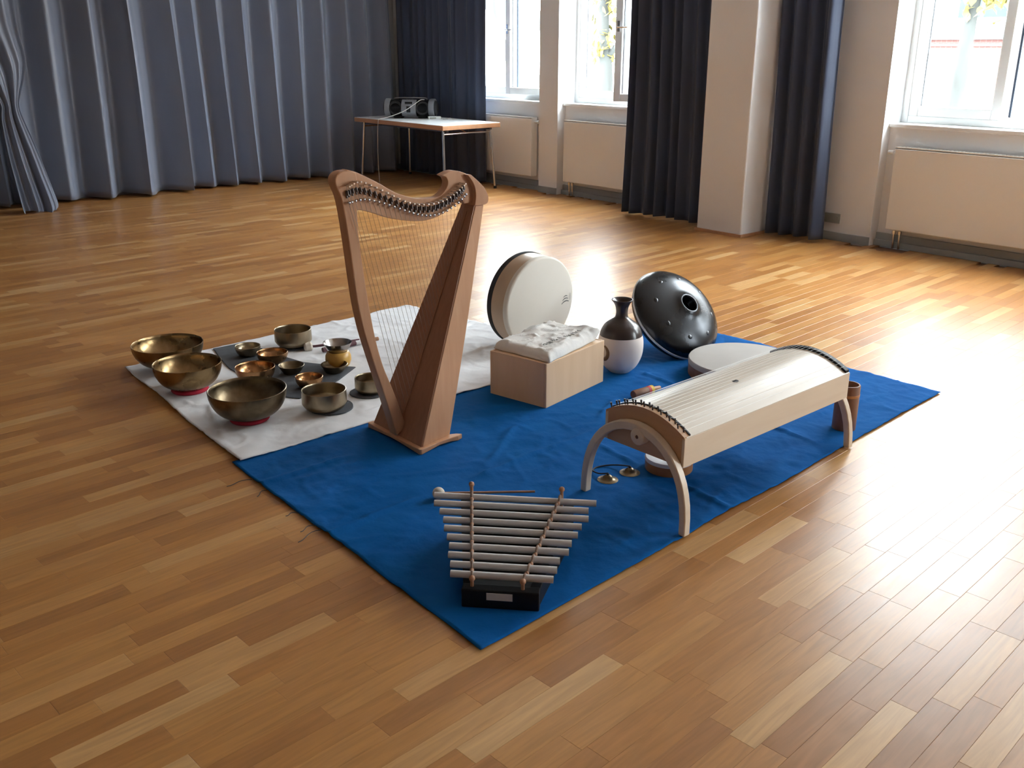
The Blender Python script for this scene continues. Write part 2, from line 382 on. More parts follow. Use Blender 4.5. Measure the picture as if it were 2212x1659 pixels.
# skirting
b = MB()
for k in range(0, len(ys), 2):
    y0, y1 = max(ys[k], ROOM_Y0), min(ys[k + 1], ROOM_Y1)
    b.box((XW - 0.014, y0 - 0.0, 0), (XW, y1, 0.07))
for y0, y1 in NICHES:
    b.box((XB - 0.02, y0, 0), (XB, y1, 0.105)); b.box((XB - 0.045, y0 + 0.0, 0), (XB - 0.02, y1, 0.05))
tag(b.build('baseboard_right', M_SKIRT, smooth=False, bevel=0.003), 'grey skirting board under the radiators', kind='structure')

def sash(parent, width, y_hinge, sgn, ang, handle, name='sash'):
    """casement sash hinged at y_hinge, leaf running in direction sgn along Y, opened inwards by ang"""
    h = HEAD - SILL - 0.11
    r = empty(name, (7.585, y_hinge, SILL + 0.055), 0, parent)
    a = radians(ang); r.rotation_euler = (0, 0, sgn * a)
    st = 0.075; D = 0.03
    def b3(ya, yb, za, zb, xa=-D, xb=D):
        return ((xa, min(sgn * ya, sgn * yb), za), (xb, max(sgn * ya, sgn * yb), zb))
    m = MB()
    for q in (b3(0, st, 0, h), b3(width - st, width, 0, h), b3(st, width - st, 0, st), b3(st, width - st, h - st, h)): m.box(*q)
    m.build('sash_frame', M_FRAME, r, smooth=False, bevel=0.006)
    g = MB().box(*b3(st - 0.01, width - st + 0.01, st - 0.01, h - st + 0.01, -0.004, 0.004)).build('pane', M_GLASS, r, smooth=False)
    gk = MB()
    e = 0.008
    for q in (b3(st, st + e, st, h - st, 0.006, 0.022), b3(width - st - e, width - st, st, h - st, 0.006, 0.022)): gk.box(*q)
    gk.build('gasket', M_DARKMETAL, r, smooth=False)
    if not handle:
        MB().box(*b3(width - 0.012, width + 0.030, 0.0, h, 0.031, 0.050)).build('rebate_strip', M_FRAME, r, smooth=False)
        MB().box(*b3(width + 0.0302, width + 0.046, 0.02, h - 0.02, 0.031, 0.047)).build('edge_seal', M_SEAL, r, smooth=False)
    if handle:
        hy = sgn * (width - 0.035)
        hm = MB().box((-D - 0.008, hy - 0.012, 0.66), (-D, hy + 0.012, 0.76)).tube([(-D - 0.008, hy, 0.70), (-D - 0.05, hy, 0.70)], 0.007, 8)
        hm.tube([(-D - 0.05, hy, 0.70), (-D - 0.052, hy + sgn * -0.11, 0.70)], [0.009, 0.007], 8)
        hm.build('handle', M_METAL, r)
    return r

def window(n, y0, y1, far_ang, near_ang, label):
    r = empty('window_%d' % n, (0, 0, 0)); tag(r, label, kind='structure')
    m = MB(); e = 0.055
    m.box((7.555, y0, SILL), (7.66, y0 + e, HEAD)).box((7.555, y1 - e, SILL), (7.66, y1, HEAD))
    m.box((7.555, y0 + e, SILL), (7.66, y1 - e, SILL + e)).box((7.555, y0 + e, HEAD - e), (7.66, y1 - e, HEAD))
    m.build('window_frame', M_FRAME, r, smooth=False, bevel=0.004)
    MB().box((XB - 0.035, y0 + 0.001, SILL - 0.03), (7.60, y1 - 0.001, SILL)).build('sill', M_FRAME, r, smooth=False, bevel=0.006)
    wd = (y1 - y0 - 2 * e) / 2 - 0.002
    sash(r, wd, y1 - e - 0.001, -1, far_ang, False)
    sash(r, wd, y0 + e + 0.001, 1, near_ang, True)
    return r
window(1, *NICHES[0], 0, 8, 'white casement window nearest the corner curtain, one sash ajar')
window(2, *NICHES[1], 0, 24, 'white casement window beside the pillar with its near sash swung inwards')
window(3, *NICHES[2], 0, 92, 'white casement window at the right edge looking onto a brick house')
window(4, *NICHES[3], 0, 0, 'white casement window beside the viewer')
window(5, *NICHES[4], 0, 0, 'white casement window behind the viewer')
window(6, *NICHES[5], 0, 0, 'white casement window at the rear end of the hall')

# radiators
def radiator(y0, y1, label, valve_y):
    r = empty('radiator', (XW, (y0 + y1) / 2, 0.155)); tag(r, label, 'radiator', 'flat panel radiators in the window niches')
    L = (y1 - y0) / 2; H = 0.65
    MB().box((0.0, -L, 0), (0.022, L, H - 0.012)).build('front_panel', M_RAD, r, smooth=False, bevel=0.008, segs=3)
    MB().box((0.070, -L + 0.02, 0.01), (0.085, L - 0.02, H - 0.02)).build('rear_panel', M_RAD, r, smooth=False, bevel=0.005)
    for s in (-1, 1): MB().box((0.020, s * L - 0.006 - s * 0.006, 0.0), (0.088, s * L + 0.006 - s * 0.006, H)).build('side_panel', M_RAD, r, smooth=False, bevel=0.003)
    m = MB().box((0.004, -L, H - 0.012), (0.088, L, H - 0.008))
    for k in range(int(2 * L / 0.03)): m.box((0.012, -L + 0.012 + k * 0.03, H - 0.008), (0.080, -L + 0.024 + k * 0.03, H - 0.002))
    m.box((0.004, -L, H - 0.012), (0.010, L, H)).box((0.082, -L, H - 0.012), (0.088, L, H))
    m.build('top_grille', M_RAD, r, smooth=False)
    for q in (0.2, 0.8): MB().box((0.085, -L + 2 * L * q - 0.02, 0.1), (XB - XW, -L + 2 * L * q + 0.02, 0.5)).build('wall_bracket', M_METAL, r, smooth=False)
    if valve_y:
        s = valve_y; yv = s * (L + 0.012)
        v = MB().tube([(0.05, s * L, H - 0.05), (0.05, s * (L + 0.03), H - 0.05)], 0.010, 10).tube([(0.05, s * (L + 0.03), H - 0.05), (0.05, s * (L + 0.075), H - 0.05)], 0.019, 14)
        v.build('valve_knob', M_FRAME, r)
    for d in (0.06, 0.11):
        yy = L - d
        pp = MB().tube([(0.045, yy, 0.0), (0.045, yy, -0.06), (0.052, yy, -0.155)], 0.009, 10).tube([(0.045, yy, -0.035), (0.045, yy, -0.01)], 0.016, 10)
        pp.build('pipe', M_METAL, r)
    return r
radiator(8.29, 9.62, 'flat cream radiator behind the white table, with a valve knob at its side', -1)
radiator(6.42, 7.765, 'flat cream radiator half hidden by the dark curtain beside the pillar', 0)
radiator(2.60, 3.945, 'flat cream radiator below the right-hand window, cut by the picture edge', 1)
radiator(0.75, 2.09, 'flat cream radiator under the window beside the viewer', 0)

# socket
r = empty('wall_socket', (XW, 4.43, 0.185)); tag(r, 'double grey wall socket low beside the dark curtain', 'socket')
MB().box((-0.010, -0.082, -0.041), (0.001, 0.082, 0.041)).build('cover_plate', M_SOCK, r, smooth=False, bevel=0.004)
for s in (-1, 1):
    T = Matrix.Translation((-0.010, s * 0.041, 0)) @ Matrix.Rotation(radians(-90), 4, 'Y')
    MB().lathe([(0.0, -0.004), (0.019, -0.004), (0.0205, 0.002), (0.024, 0.002), (0.026, 0.0)], 24, T).build('socket_insert', M_DARKMETAL if False else M_SOCK, r)

# ------------------------------------------------------------------ curtains
def curtain(name, p0, p1, mtl, label, period, amp, seed, ztop=ROOM_H - 0.01, zbot=0.02, lean=0.0, irregular=0.35, flare=0.35, group=None, steps=14, ridges=None, side=1, saw=0.0):
    """hanging cloth between floor points p0 and p1 with deep irregular folds"""
    p0 = Vector((*p0, 0)); p1 = Vector((*p1, 0)); L = (p1 - p0).length; d = (p1 - p0) / L; n = Vector((d.y, -d.x, 0)) * side
    rn = random.Random(seed)
    if ridges is None:
        ridges = []; s = period * 0.3
        while s < L: ridges.append(s); s += period * (1 + irregular * (rn.random() - 0.5) * 2)
    ph = [rn.random() * 6.28 for _ in range(4)]
    am = [amp * ((0.65 + 0.7 * rn.random()) if not saw else (0.8 + 0.35 * rn.random())) for _ in ridges]
    sk = [rn.uniform(-0.35, 0.35) for _ in ridges]
    nodes = []
    cuts = [0.0] + ridges + [L]
    N = max(40, int(L / period * steps)); NZ = 22
    vs = []; fs = []
    def depth(s, z):
        zz = 1 - z / ztop
        k = 0
        while k < len(ridges) - 1 and ridges[k + 1] < s: k += 1
        a, b = ridges[k], ridges[k + 1] if k + 1 < len(ridges) else ridges[k] + period
        if s < ridges[0]: a, b, k = ridges[0] - period, ridges[0], 0
        t = (s - a) / (b - a)
        k2 = min(k + 1, len(am) - 1)
        A = am[k] * (1 - t) + am[k2] * t
        if saw: A *= (b - a) / 0.335
        # sharp-ish ridge, round valley
        c = 0.5 + 0.5 * cos(2 * pi * t)
        f = c ** 1.35
        f += 0.22 * sk[k] * sin(4 * pi * t) + (0.16 * sin(6 * pi * t + ph[0]) * (1 - zz * 0.6)) * (0.5 + sk[k])
        if saw:
            if t < saw: f = 0.5 + 0.5 * cos(pi * t / saw)
            else:
                q = (t - saw) / (1 - saw); f = 0.35 * (0.5 - 0.5 * cos(pi * q)) + 0.65 * q ** 1.15
            f += 0.10 * sk[k] * sin(5 * pi * t + ph[0]) * (1 - 0.5 * zz) * sin(pi * t)
        return A * f * (1 - flare + flare * 1.6 * zz) + 0.012 * sin(s * 2.3 + ph[1] + z * 0.8)
    for j in range(NZ + 1):
        z = zbot + (ztop - zbot) * (j / NZ) ** 1.3
        for i in range(N + 1):
            s = L * i / N
            sw = s + 0.02 * sin(z * 1.3 + s * 1.7 + ph[2]) + lean * (1 - z / ztop)
            q = p0 + d * s + n * depth(s, z) + d * (lean * (1 - z / ztop) + 0.018 * sin(z * 1.1 + s * 2.1 + ph[3]))
            zo = z if j > 0 else zbot + 0.012 * (0.5 + 0.5 * sin(s * 9 + ph[0]))
            vs.append((q.x, q.y, zo))
    for j in range(NZ):
        for i in range(N):
            a = j * (N + 1) + i; fs.append((a, a + 1, a + N + 2, a + N + 1))
    m = MB(); m.v = vs; m.f = fs
    o = m.build(name, mtl, angle=80, solid=0.004)
    tag(o, label, 'curtain', group)
    return o
# world X of the sunlit ridges on the back curtain, from the left edge on
RID = [2.62, 3.02, 3.40, 3.78, 4.27, 4.57, 4.82, 5.12, 5.46, 5.79, 6.10, 6.42, 6.72, 7.0]
allr = [x for x in [-3.0 + 0.36 * k for k in range(16)] if x < 2.45] + RID
curtain('curtain', (-3.35, 10.93), (7.20, 10.93), M_CURT, 'long pale grey-blue stage curtain along the back wall, in deep folds', 0.34, 0.225, 3, ridges=[x + 3.35 for x in allr], irregular=0.25, flare=0.3, steps=26, saw=0.55)
curtain('curtain', (7.262, 10.84), (7.262, 9.02), M_CURTD, 'dark navy curtain hanging in the corner behind the white table', 0.17, 0.060, 8, irregular=0.5)
curtain('curtain', (6.985, 6.52), (6.985, 5.50), M_CURTD, 'dark navy curtain gathered on the far side of the white column', 0.135, 0.085, 21, irregular=0.5, flare=0.2)
curtain('curtain', (7.13, 4.955), (7.13, 4.40), M_CURTD, 'narrow dark navy curtain gathered between column and wall socket', 0.13, 0.08, 33, irregular=0.5, flare=0.2)

# separate panel end pulled forward at the left picture edge
def drape_panel():
    rows = [  # z, left x, right x, y, fold depth
        (3.22, 2.05, 2.72, 10.42, 0.05), (2.6, 2.02, 2.70, 10.40, 0.06), (2.0, 2.02, 2.66, 10.36, 0.06), (1.72, 2.06, 2.65, 10.33, 0.06), (1.45, 2.16, 2.67, 10.30, 0.07),
        (1.30, 2.25, 2.64, 10.29, 0.06), (1.12, 2.34, 2.57, 10.28, 0.05), (1.02, 2.38, 2.54, 10.28, 0.04), (0.90, 2.36, 2.56, 10.28, 0.05), (0.65, 2.36, 2.63, 10.28, 0.06), (0.35, 2.38, 2.70, 10.28, 0.07), (0.08, 2.40, 2.76, 10.27, 0.08), (0.012, 2.41, 2.75, 10.26, 0.08)]
    N = 44; vs = []; fs = []
    rows2 = catmull(rows, 4)
    for z, xl, xr, y, dp in rows2:
        for i in range(N + 1):
            t = i / N
            yy = y - dp * (0.55 * cos(2 * pi * t * 2.5 + 0.6) + 0.35 * cos(2 * pi * t * 5.5 + z * 1.2))
            vs.append((xl + (xr - xl) * t, yy, z + (0.03 * sin(t * 7) if z < 0.05 else 0) * 0.4))
    for j in range(len(rows2) - 1):
        for i in range(N):
            a = j * (N + 1) + i; fs.append((a, a + 1, a + N + 2, a + N + 1))
    m = MB(); m.v = vs; m.f = fs
    o = m.build('curtain', M_CURT, angle=80, solid=0.004)
    tag(o, 'loose grey-blue curtain end gathered at half height at the left picture edge', 'curtain')
drape_panel()

# ------------------------------------------------------------------ outside
tag(MB().box((XO, -30, -1.0), (60, 70, -0.8)).build('ground', M_ASPHALT, smooth=False), 'pale paved yard outside the windows', kind='structure')
bl = empty('brick_building', (22, 8, -0.8)); tag(bl, 'low brick and white house across the yard, seen through the right-hand window', 'building')
MB().box((0, -14, 0), (8, 9, 2.5)).build('brick_base', M_BRICK, bl, smooth=False)
MB().box((0.15, -14, 2.66), (8, 9, 9)).build('upper_wall', M_PLASTER, bl, smooth=False)
MB().box((-0.12, -14.1, 2.5), (8.1, 9.1, 2.66)).build('ledge', M_LEDGE, bl, smooth=False)
MB().box((-0.06, -14.05, 2.36), (0.0, 9.05, 2.42)).build('brick_course', M_BRICK, bl, smooth=False)
for k in range(11):
    yw = -13 + 1.05 * 2 * k + 0.02
    f = MB().box((0.05, yw, 2.86), (0.16, yw + 1.2, 4.6)).build('far_window', M_FRAME, bl, smooth=False)
    MB().box((0.03, yw + 0.08, 2.95), (0.06, yw + 0.56, 4.5)).box((0.03, yw + 0.64, 2.95), (0.06, yw + 1.12, 4.5)).build('pane', M_FARGLASS, f, smooth=False)

def tree(loc, paths, label, leaves, seed):
    r = empty('tree', loc); tag(r, label, 'tree', 'trees in the yard')
    rn = random.Random(seed)
    for i, (pts, rads) in enumerate(paths):
        pts = [(p[0] - loc[0], p[1] - loc[1], p[2] - loc[2]) for p in pts]
        pr = [(*p, q) for p, q in zip(pts, rads)]
        sm = catmull(pr, 5)
        m = MB().tube([p[:3] for p in sm], [p[3] * (1 + 0.10 * (rn.random() - 0.5)) for p in sm], 12)
        m.build('trunk' if i == 0 else 'branch', M_BARK, r)
    m = MB()
    for (c, rad, cnt) in leaves:
        for _ in range(cnt):
            v = Vector((rn.gauss(0, 1), rn.gauss(0, 1), rn.gauss(0, 1))); v = v.normalized() * rad * rn.random() ** 0.5
            p = Vector(c) - Vector(loc) + v
            s = 0.05 + 0.05 * rn.random()
            M = Matrix.Translation(p) @ Matrix.Rotation(rn.random() * 6.3, 4, 'Z') @ Matrix.Rotation(rn.random() * 3.1, 4, 'X')
            m.add([(0, -s, 0), (0.6 * s, -0.2 * s, 0.1 * s), (0.5 * s, 0.5 * s, 0), (0, s, -0.1 * s), (-0.5 * s, 0.5 * s, 0), (-0.6 * s, -0.2 * s, 0.1 * s)], [(0, 1, 2, 3), (0, 3, 4, 5)], M)
    tag(m.build('foliage', M_LEAF, r, smooth=False), kind='stuff')
tree((12, 12.6, -0.8), [([(12, 12.6, -0.85), (12, 12.95, 0.2), (12, 13.3, 0.75), (12, 13.9, 1.2), (12, 14.45, 1.55), (12, 14.8, 2.3), (12.1, 15.0, 4)], [0.24, 0.20, 0.17, 0.13, 0.11, 0.10, 0.06]),
     ([(12, 12.9, 0.1), (12.05, 13.0, 1.2), (12.05, 13.3, 1.85), (12, 13.7, 2.2), (12, 14.1, 2.8), (12, 14.5, 4.2)], [0.15, 0.13, 0.12, 0.11, 0.10, 0.06])],
     'leaning grey tree trunk with a forked branch outside the corner window', [((12.2, 15.3, 4.3), 1.1, 260), ((12, 14.2, 4.8), 0.9, 200)], 1)
tree((12, 11.75, -0.8), [([(12, 11.75, -0.85), (12, 11.75, 0.9), (12, 11.78, 1.4), (12, 11.84, 2.0), (12.1, 11.95, 3.2)], [0.15, 0.12, 0.10, 0.08, 0.05]),
     ([(12, 11.78, 1.35), (12.05, 11.55, 1.6), (12.1, 11.35, 1.9)], [0.05, 0.04, 0.02])],
     'upright tree with yellowing leaves outside the window beside the pillar', [((12, 11.85, 1.55), 0.28, 90), ((12.2, 11.2, 2.1), 0.7, 260), ((12.1, 11.9, 2.4), 0.5, 160)], 2)
tree((14, 6.72, -0.8), [([(14, 6.77, -0.85), (14, 6.75, 0.8), (14, 6.72, 1.55), (14, 6.70, 2.0), (14, 6.6, 3.0)], [0.13, 0.11, 0.095, 0.085, 0.06])],
     'slim grey tree trunk in front of the brick house', [((14, 6.45, 2.25), 0.42, 150), ((14, 6.6, 3.0), 0.7, 160)], 3)

# ------------------------------------------------------------------ cloths on the floor
def cloth(name, corners, mtl, label, nx, ny, z0, amp, seed, cat='blanket', creases=(), wob=0.012, fine=6.0, solid=0.003, feet=()):
    A, B, Cc, D = [Vector((*c, 0)) for c in corners]     # A->B is the u edge, A->D the v edge
    vs = []; fs = []
    for j in range(ny + 1):
        v = j / ny
        for i in range(nx + 1):
            u = i / nx
            p = (A * (1 - u) + B * u) * (1 - v) + (D * (1 - u) + Cc * u) * v
            e = min(u, 1 - u, v, 1 - v)
            ew = wob * max(0, 1 - e * 6)
            p = p + Vector((noise.noise((p.x * 2.2, p.y * 2.2, seed)), noise.noise((p.x * 2.2, p.y * 2.2, seed + 9)), 0)) * ew
            q1 = noise.noise((p.x * fine, p.y * fine, seed)); q2 = noise.noise((p.x * fine * 2.3, p.y * fine * 2.3, seed + 3))
            q3 = noise.noise((p.x * fine * 0.55 + q1 * 0.4, p.y * fine * 1.1, seed + 21)); q4 = noise.noise((p.x * fine * 1.2, p.y * fine * 0.7 + q2 * 0.3, seed + 31))
            h = max(0, q1) * amp * 0.6 + max(0, q2) * amp * 0.35 + amp * 0.75 * max(0.0, 1 - abs(q3) * 7) ** 1.5 * (0.5 + 0.5 * q4) + amp * 0.6 * max(0.0, 1 - abs(q4) * 9) ** 1.5 * (0.5 - 0.5 * q3)
            for (cx, cy, ca, w, hh, l0, l1) in creases:
                t = (p.x - cx) * cos(ca) + (p.y - cy) * sin(ca); d = -(p.x - cx) * sin(ca) + (p.y - cy) * cos(ca) + 0.012 * noise.noise((t * 4, cx, cy))
                if l0 < t < l1: h += hh * math.exp(-(d / w) ** 2) * min(1, (t - l0) * 8, (l1 - t) * 8)
            for (fx, fy, fr_) in feet:
                dd = sqrt((p.x - fx) ** 2 + (p.y - fy) ** 2) / fr_
                if dd < 1.35: h *= 0.0 if dd < 1 else (dd - 1) / 0.35
            if name == 'blue_cloth' and p.x < 3.5 and p.y > 3.24: h *= max(0, 1 - (p.y - 3.24) / 0.05)
            vs.append((p.x, p.y, z0 + h))
    for j in range(ny):
        for i in range(nx):
            a = j * (nx + 1) + i; fs.append((a, a + 1, a + nx + 2, a + nx + 1))
    m = MB(); m.v = vs; m.f = fs
    o = m.build(name, mtl, angle=180, solid=solid)
    o.modifiers['solid'].offset = -1
    tag(o, label, cat)
    return o
cloth('blue_cloth', [(1.362, 1.735), (4.30, 1.935), (4.285, 3.53), (1.382, 3.342)], M_BLUE, 'large royal blue cotton cloth spread on the parquet', 240, 130, 0.0045, 0.010, 4,
      feet=[(2.0, 3.0, 0.22), (2.0, 3.23, 0.2), (2.83, 3.17, 0.22), (3.02, 3.21, 0.22), (3.372, 3.142, 0.10), (3.863, 3.03, 0.16), (3.80, 2.705, 0.29), (2.28, 1.82, 0.05), (2.28, 2.30, 0.05), (3.40, 1.88, 0.05), (3.40, 2.33, 0.05), (2.655, 2.195, 0.11), (2.397, 2.272, 0.055), (2.507, 2.262, 0.055), (2.44, 2.36, 0.08), (3.545, 1.985, 0.07), (3.19, 2.82, 0.12), (1.60, 1.92, 0.24), (1.78, 2.10, 0.27), (1.90, 2.47, 0.16), (2.02, 2.38, 0.12)],
      creases=[(1.4, 2.58, 0.05, 0.010, 0.010, -0.1, 1.6), (1.4, 3.08, 0.03, 0.012, 0.010, -0.1, 0.6), (2.55, 1.75, 1.5, 0.010, 0.009, 0.0, 0.9), (3.3, 1.95, 1.45, 0.012, 0.010, 0.0, 1.2), (2.1, 2.65, 0.6, 0.012, 0.008, 0.0, 0.5), (1.75, 2.85, -0.5, 0.012, 0.008, 0, 0.4),
               (3.55, 2.5, 0.2, 0.010, 0.010, 0, 0.7), (2.9, 2.45, 0.15, 0.012, 0.008, 0, 0.6), (1.45, 1.85, 0.35, 0.01, 0.007, 0, 0.5), (3.6, 3.05, -0.2, 0.012, 0.012, 0, 0.6), (2.75, 2.7, 0.5, 0.01, 0.008, 0, 0.5), (3.5, 2.15, -0.1, 0.012, 0.008, 0, 0.6)])
cloth('white_cloth', [(1.405, 3.325), (3.54, 3.43), (3.27, 4.905), (1.475, 4.785)], M_WHITE, 'white cotton cloth under the singing bowls', 180, 130, 0.0105, 0.011, 12, wob=0.02,
      feet=[(1.645, 4.625, 0.12), (1.592, 4.248, 0.12), (1.64, 3.715, 0.12), (2.0, 4.6, 0.17), (2.0, 4.35, 0.18), (2.05, 4.1, 0.2), (2.05, 3.93, 0.18), (2.25, 4.05, 0.15), (2.3, 4.55, 0.10), (1.97, 3.605, 0.12), (2.22, 3.66, 0.11), (2.32, 4.1, 0.08), (2.47, 4.4, 0.16), (3.3, 3.75, 0.15), (2.0, 3.3, 0.12)],
      creases=[(1.45, 3.7, 0.05, 0.012, 0.010, 0, 0.8), (1.5, 4.2, 0.1, 0.012, 0.008, 0, 0.5), (2.9, 3.85, 0.03, 0.014, 0.016, 0, 0.6), (2.9, 3.72, 0.0, 0.014, 0.014, 0, 0.6), (2.95, 4.1, 0.5, 0.012, 0.014, 0, 0.5), (2.7, 4.45, 0.1, 0.012, 0.01, 0, 0.6), (1.45, 3.55, 1.3, 0.012, 0.009, 0, 0.5), (2.0, 3.45, 0.1, 0.01, 0.008, 0, 0.6), (2.4, 4.6, 2.6, 0.014, 0.02, 0, 0.16)])
# loose threads at the frayed blue edge
fr = empty('loose_threads', (1.36, 2.6, 0.003)); fr.name = 'loose_thread'
tag(fr, 'dark frayed threads trailing from the left edge of the blue cloth', 'thread')
for (y, l, a) in [(3.14, 0.10, 2.9), (3.02, 0.05, 3.3), (2.78, 0.05, 2.6), (2.62, 0.10, 3.25), (2.66, 0.06, 3.0)]:
    pts = [(0.012 - cos(a - pi) * l * t, y - 2.6 - sin(a - pi) * l * t + 0.012 * sin(t * 5), 0.0015 + 0.003 * (1 - t)) for t in [k / 6 for k in range(7)]]
    MB().tube(pts, 0.0015, 5).build('thread', M_GREYFELT, fr)

ZB = 0.0125      # resting height on the white cloth
ZU = 0.0060      # resting height on the blue cloth
def flat_poly(name, pts, z, th, mtl, label, cat):
    c = (sum(p[0] for p in pts) / len(pts), sum(p[1] for p in pts) / len(pts))
    pp = catmull([(p[0] - c[0], p[1] - c[1]) for p in pts], 4, True) if name != 'grey_cloth' else [(p[0] - c[0], p[1] - c[1]) for p in pts]
    m = MB()
    n = len(pp); vs = []; fs = []
    rings = [(1.0, 0.0), (1.0, th * 0.6), (0.985, th)]
    for sc, zz in rings: vs += [(a * sc, b * sc, zz) for a, b in pp]
    for k in range(2):
        for i in range(n): fs.append((k * n + i, k * n + (i + 1) % n, (k + 1) * n + (i + 1) % n, (k + 1) * n + i))
    fs.append(tuple(range(2 * n, 3 * n))); fs.append(tuple(reversed(range(n))))
    m.v = vs; m.f = fs
    o = m.build(name, mtl, loc=(c[0], c[1], z), smooth=False)
    return tag(o, label, cat)
flat_poly('grey_cloth', [(1.95, 4.80), (1.905, 4.62), (1.87, 4.43), (1.87, 4.14), (1.882, 3.87), (1.93, 3.80), (2.06, 3.84), (2.20, 3.91), (2.37, 4.03), (2.28, 4.15), (2.205, 4.275), (2.17, 4.45), (2.15, 4.64), (2.13, 4.80)], 0.0125, 0.004, M_GREYFELT, 'long dark grey felt strip laid under the small bowls', 'cloth')
ZM = 0.0172
# ------------------------------------------------------------------ singing bowls
def bowl_mesh(R, H, rb, th, shape, mtl, name='singing_bowl'):
    """outer profile from base to rim, then inner wall back down"""
    outer = []
    n = 12
    for k in range(n + 1):
        t = k / n
        if shape == 'round':
            a = t * pi / 2; r = rb + (R - rb) * sin(a) ** 0.85; z = H * (1 - cos(a)) ** 0.92
        elif shape == 'pot':
            r = rb + (R - rb) * min(1, (t * 2.4)) ** 0.5 * (1 + 0.03 * sin(pi * t)) if t < 1 else R
            z = H * t ** 1.25
        else:   # flared
            r = rb + (R - rb) * t ** 0.8; z = H * t ** 1.2
        outer.append((r, z))
    inner = [(max(r - th, 0.002), z + (th if z < H * 0.5 else th * (1 - z / H) * 2 * 0.5)) for r, z in outer]
    inner[-1] = (outer[-1][0] - th, H - 0.0006)
    inner[0] = (max(outer[0][0] - th * 0.3, 0.002), th)
    prof = [(0, 0)] + outer + [(R - th * 0.5, H + th * 0.25)] + inner[::-1] + [(0, th)]
    return MB().lathe(prof, 56)
def bowl(x, y, z, R, H, shape, mtl, label, rb=None, th=0.004, tilt=0.0, taz=0.0, name='singing_bowl', group='singing bowls on the white cloth'):
    m = bowl_mesh(R, H, rb or R * 0.5, th, shape, mtl)
    o = m.build(name, mtl, loc=(x, y, z), angle=60)
    if tilt: o.rotation_euler = (tilt * cos(taz), tilt * sin(taz), 0)
    return tag(o, label, 'bowl', group)
def cushion(x, y, R, label, z=ZB):
    o = MB().lathe([(R - 0.034, 0.002), (R - 0.030, 0.0), (R - 0.004, 0.0), (R, 0.005), (R, 0.014), (R - 0.005, 0.019), (R - 0.030, 0.019), (R - 0.034, 0.015), (R - 0.034, 0.002)], 40).build('ring_cushion', M_REDFELT, loc=(x, y, z), angle=50)
    return tag(o, label, 'cushion', 'red ring cushions')
cushion(1.592, 4.248, 0.086, 'red felt ring under the middle one of the three large bowls')
cushion(1.640, 3.715, 0.086, 'red felt ring under the front large dark bowl')
cushion(1.645, 4.625, 0.080, 'red felt ring hidden under the rear large golden bowl')
bowl(1.645, 4.625, ZB + 0.0192, 0.174, 0.115, 'round', M_BRZ, 'large golden singing bowl, rearmost of the three big ones', rb=0.06)
bowl(1.592, 4.248, ZB + 0.0192, 0.157, 0.117, 'round', M_BRZ, 'large gold-brown singing bowl in the middle of the three big ones', rb=0.06)
bowl(1.640, 3.715, ZB + 0.0192, 0.168, 0.121, 'round', M_BRZ_D, 'largest dark bronze singing bowl, nearest the cloth corner', rb=0.065, th=0.006)
bowl(2.040, 4.560, ZM, 0.066, 0.052, 'round', M_BRZ_L, 'small pale bowl at the far end of the grey felt', rb=0.03)
bowl(2.300, 4.550, ZB + 0.01, 0.098, 0.092, 'pot', M_BRZ_L, 'tall straight-sided bronze bowl at the back edge of the white cloth', rb=0.058)
bowl(2.082, 4.365, ZM, 0.079, 0.056, 'round', M_BRZ_C, 'shiny coppery bowl on the grey felt, just in front of the tall bowl', rb=0.035)
bowl(1.895, 4.175, ZM, 0.096, 0.066, 'round', M_BRZ_C, 'wide coppery bowl half hidden behind the largest dark bowl', rb=0.05)
bowl(2.075, 4.150, ZM, 0.064, 0.042, 'flare', M_BRZ_D, 'small low dark bowl in the middle of the grey felt', rb=0.035)
bowl(2.042, 3.910, ZM, 0.066, 0.052, 'round', M_BRZ_C, 'small reddish copper bowl behind the straight-sided pot', rb=0.03)
bowl(1.950, 3.605, ZB + 0.008, 0.099, 0.088, 'pot', M_BRZ_L, 'straight-sided bronze pot nearest the harp foot', rb=0.066)
bowl(2.245, 4.025, ZM, 0.067, 0.042, 'flare', M_BRZ_D, 'small low bowl in front of the yellow cup', rb=0.036)
bowl(2.225, 3.655, ZB + 0.008, 0.074, 0.070, 'pot', M_BRZ_L, 'small bronze bowl half hidden behind the harp pillar', rb=0.045)
def felt_disc(x, y, R, label, z=ZB):
    o = flat_poly('felt_pad', [(x + R * cos(a) * (1 + 0.1 * sin(3 * a)), y + R * sin(a)) for a in [k * pi / 4 for k in range(8)]], z, 0.006, M_GREYFELT, label, 'pad')
    return o
felt_disc(2.30, 4.55, 0.075, 'dark felt pad under the tall bowl at the back edge')
felt_disc(1.985, 3.605, 0.100, 'dark felt pad under the straight-sided pot')
felt_disc(2.215, 3.665, 0.085, 'dark felt pad under the bowl behind the harp pillar')
# yellow cup with a grey bowl on it
o = MB().lathe([(0, 0), (0.040, 0), (0.056, 0.012), (0.066, 0.038), (0.064, 0.062), (0.054, 0.082), (0.048, 0.084), (0.050, 0.078), (0.058, 0.058), (0.058, 0.036), (0.048, 0.014), (0, 0.010)], 40).build('ceramic_cup', M_YELLOW, loc=(2.312, 4.098, ZB), angle=60)
tag(o, 'round yellow ceramic cup carrying a grey metal bowl', 'cup')
o = MB().lathe([(0, 0), (0.030, 0), (0.050, 0.018), (0.066, 0.045), (0.073, 0.060), (0.070, 0.060), (0.062, 0.045), (0.046, 0.020), (0.026, 0.005), (0, 0.004)], 48).build('bell_bowl', M_TIN, loc=(2.312, 4.098, ZB + 0.070), angle=60)
tag(o, 'grey bell-metal bowl resting on the yellow cup', 'bowl')

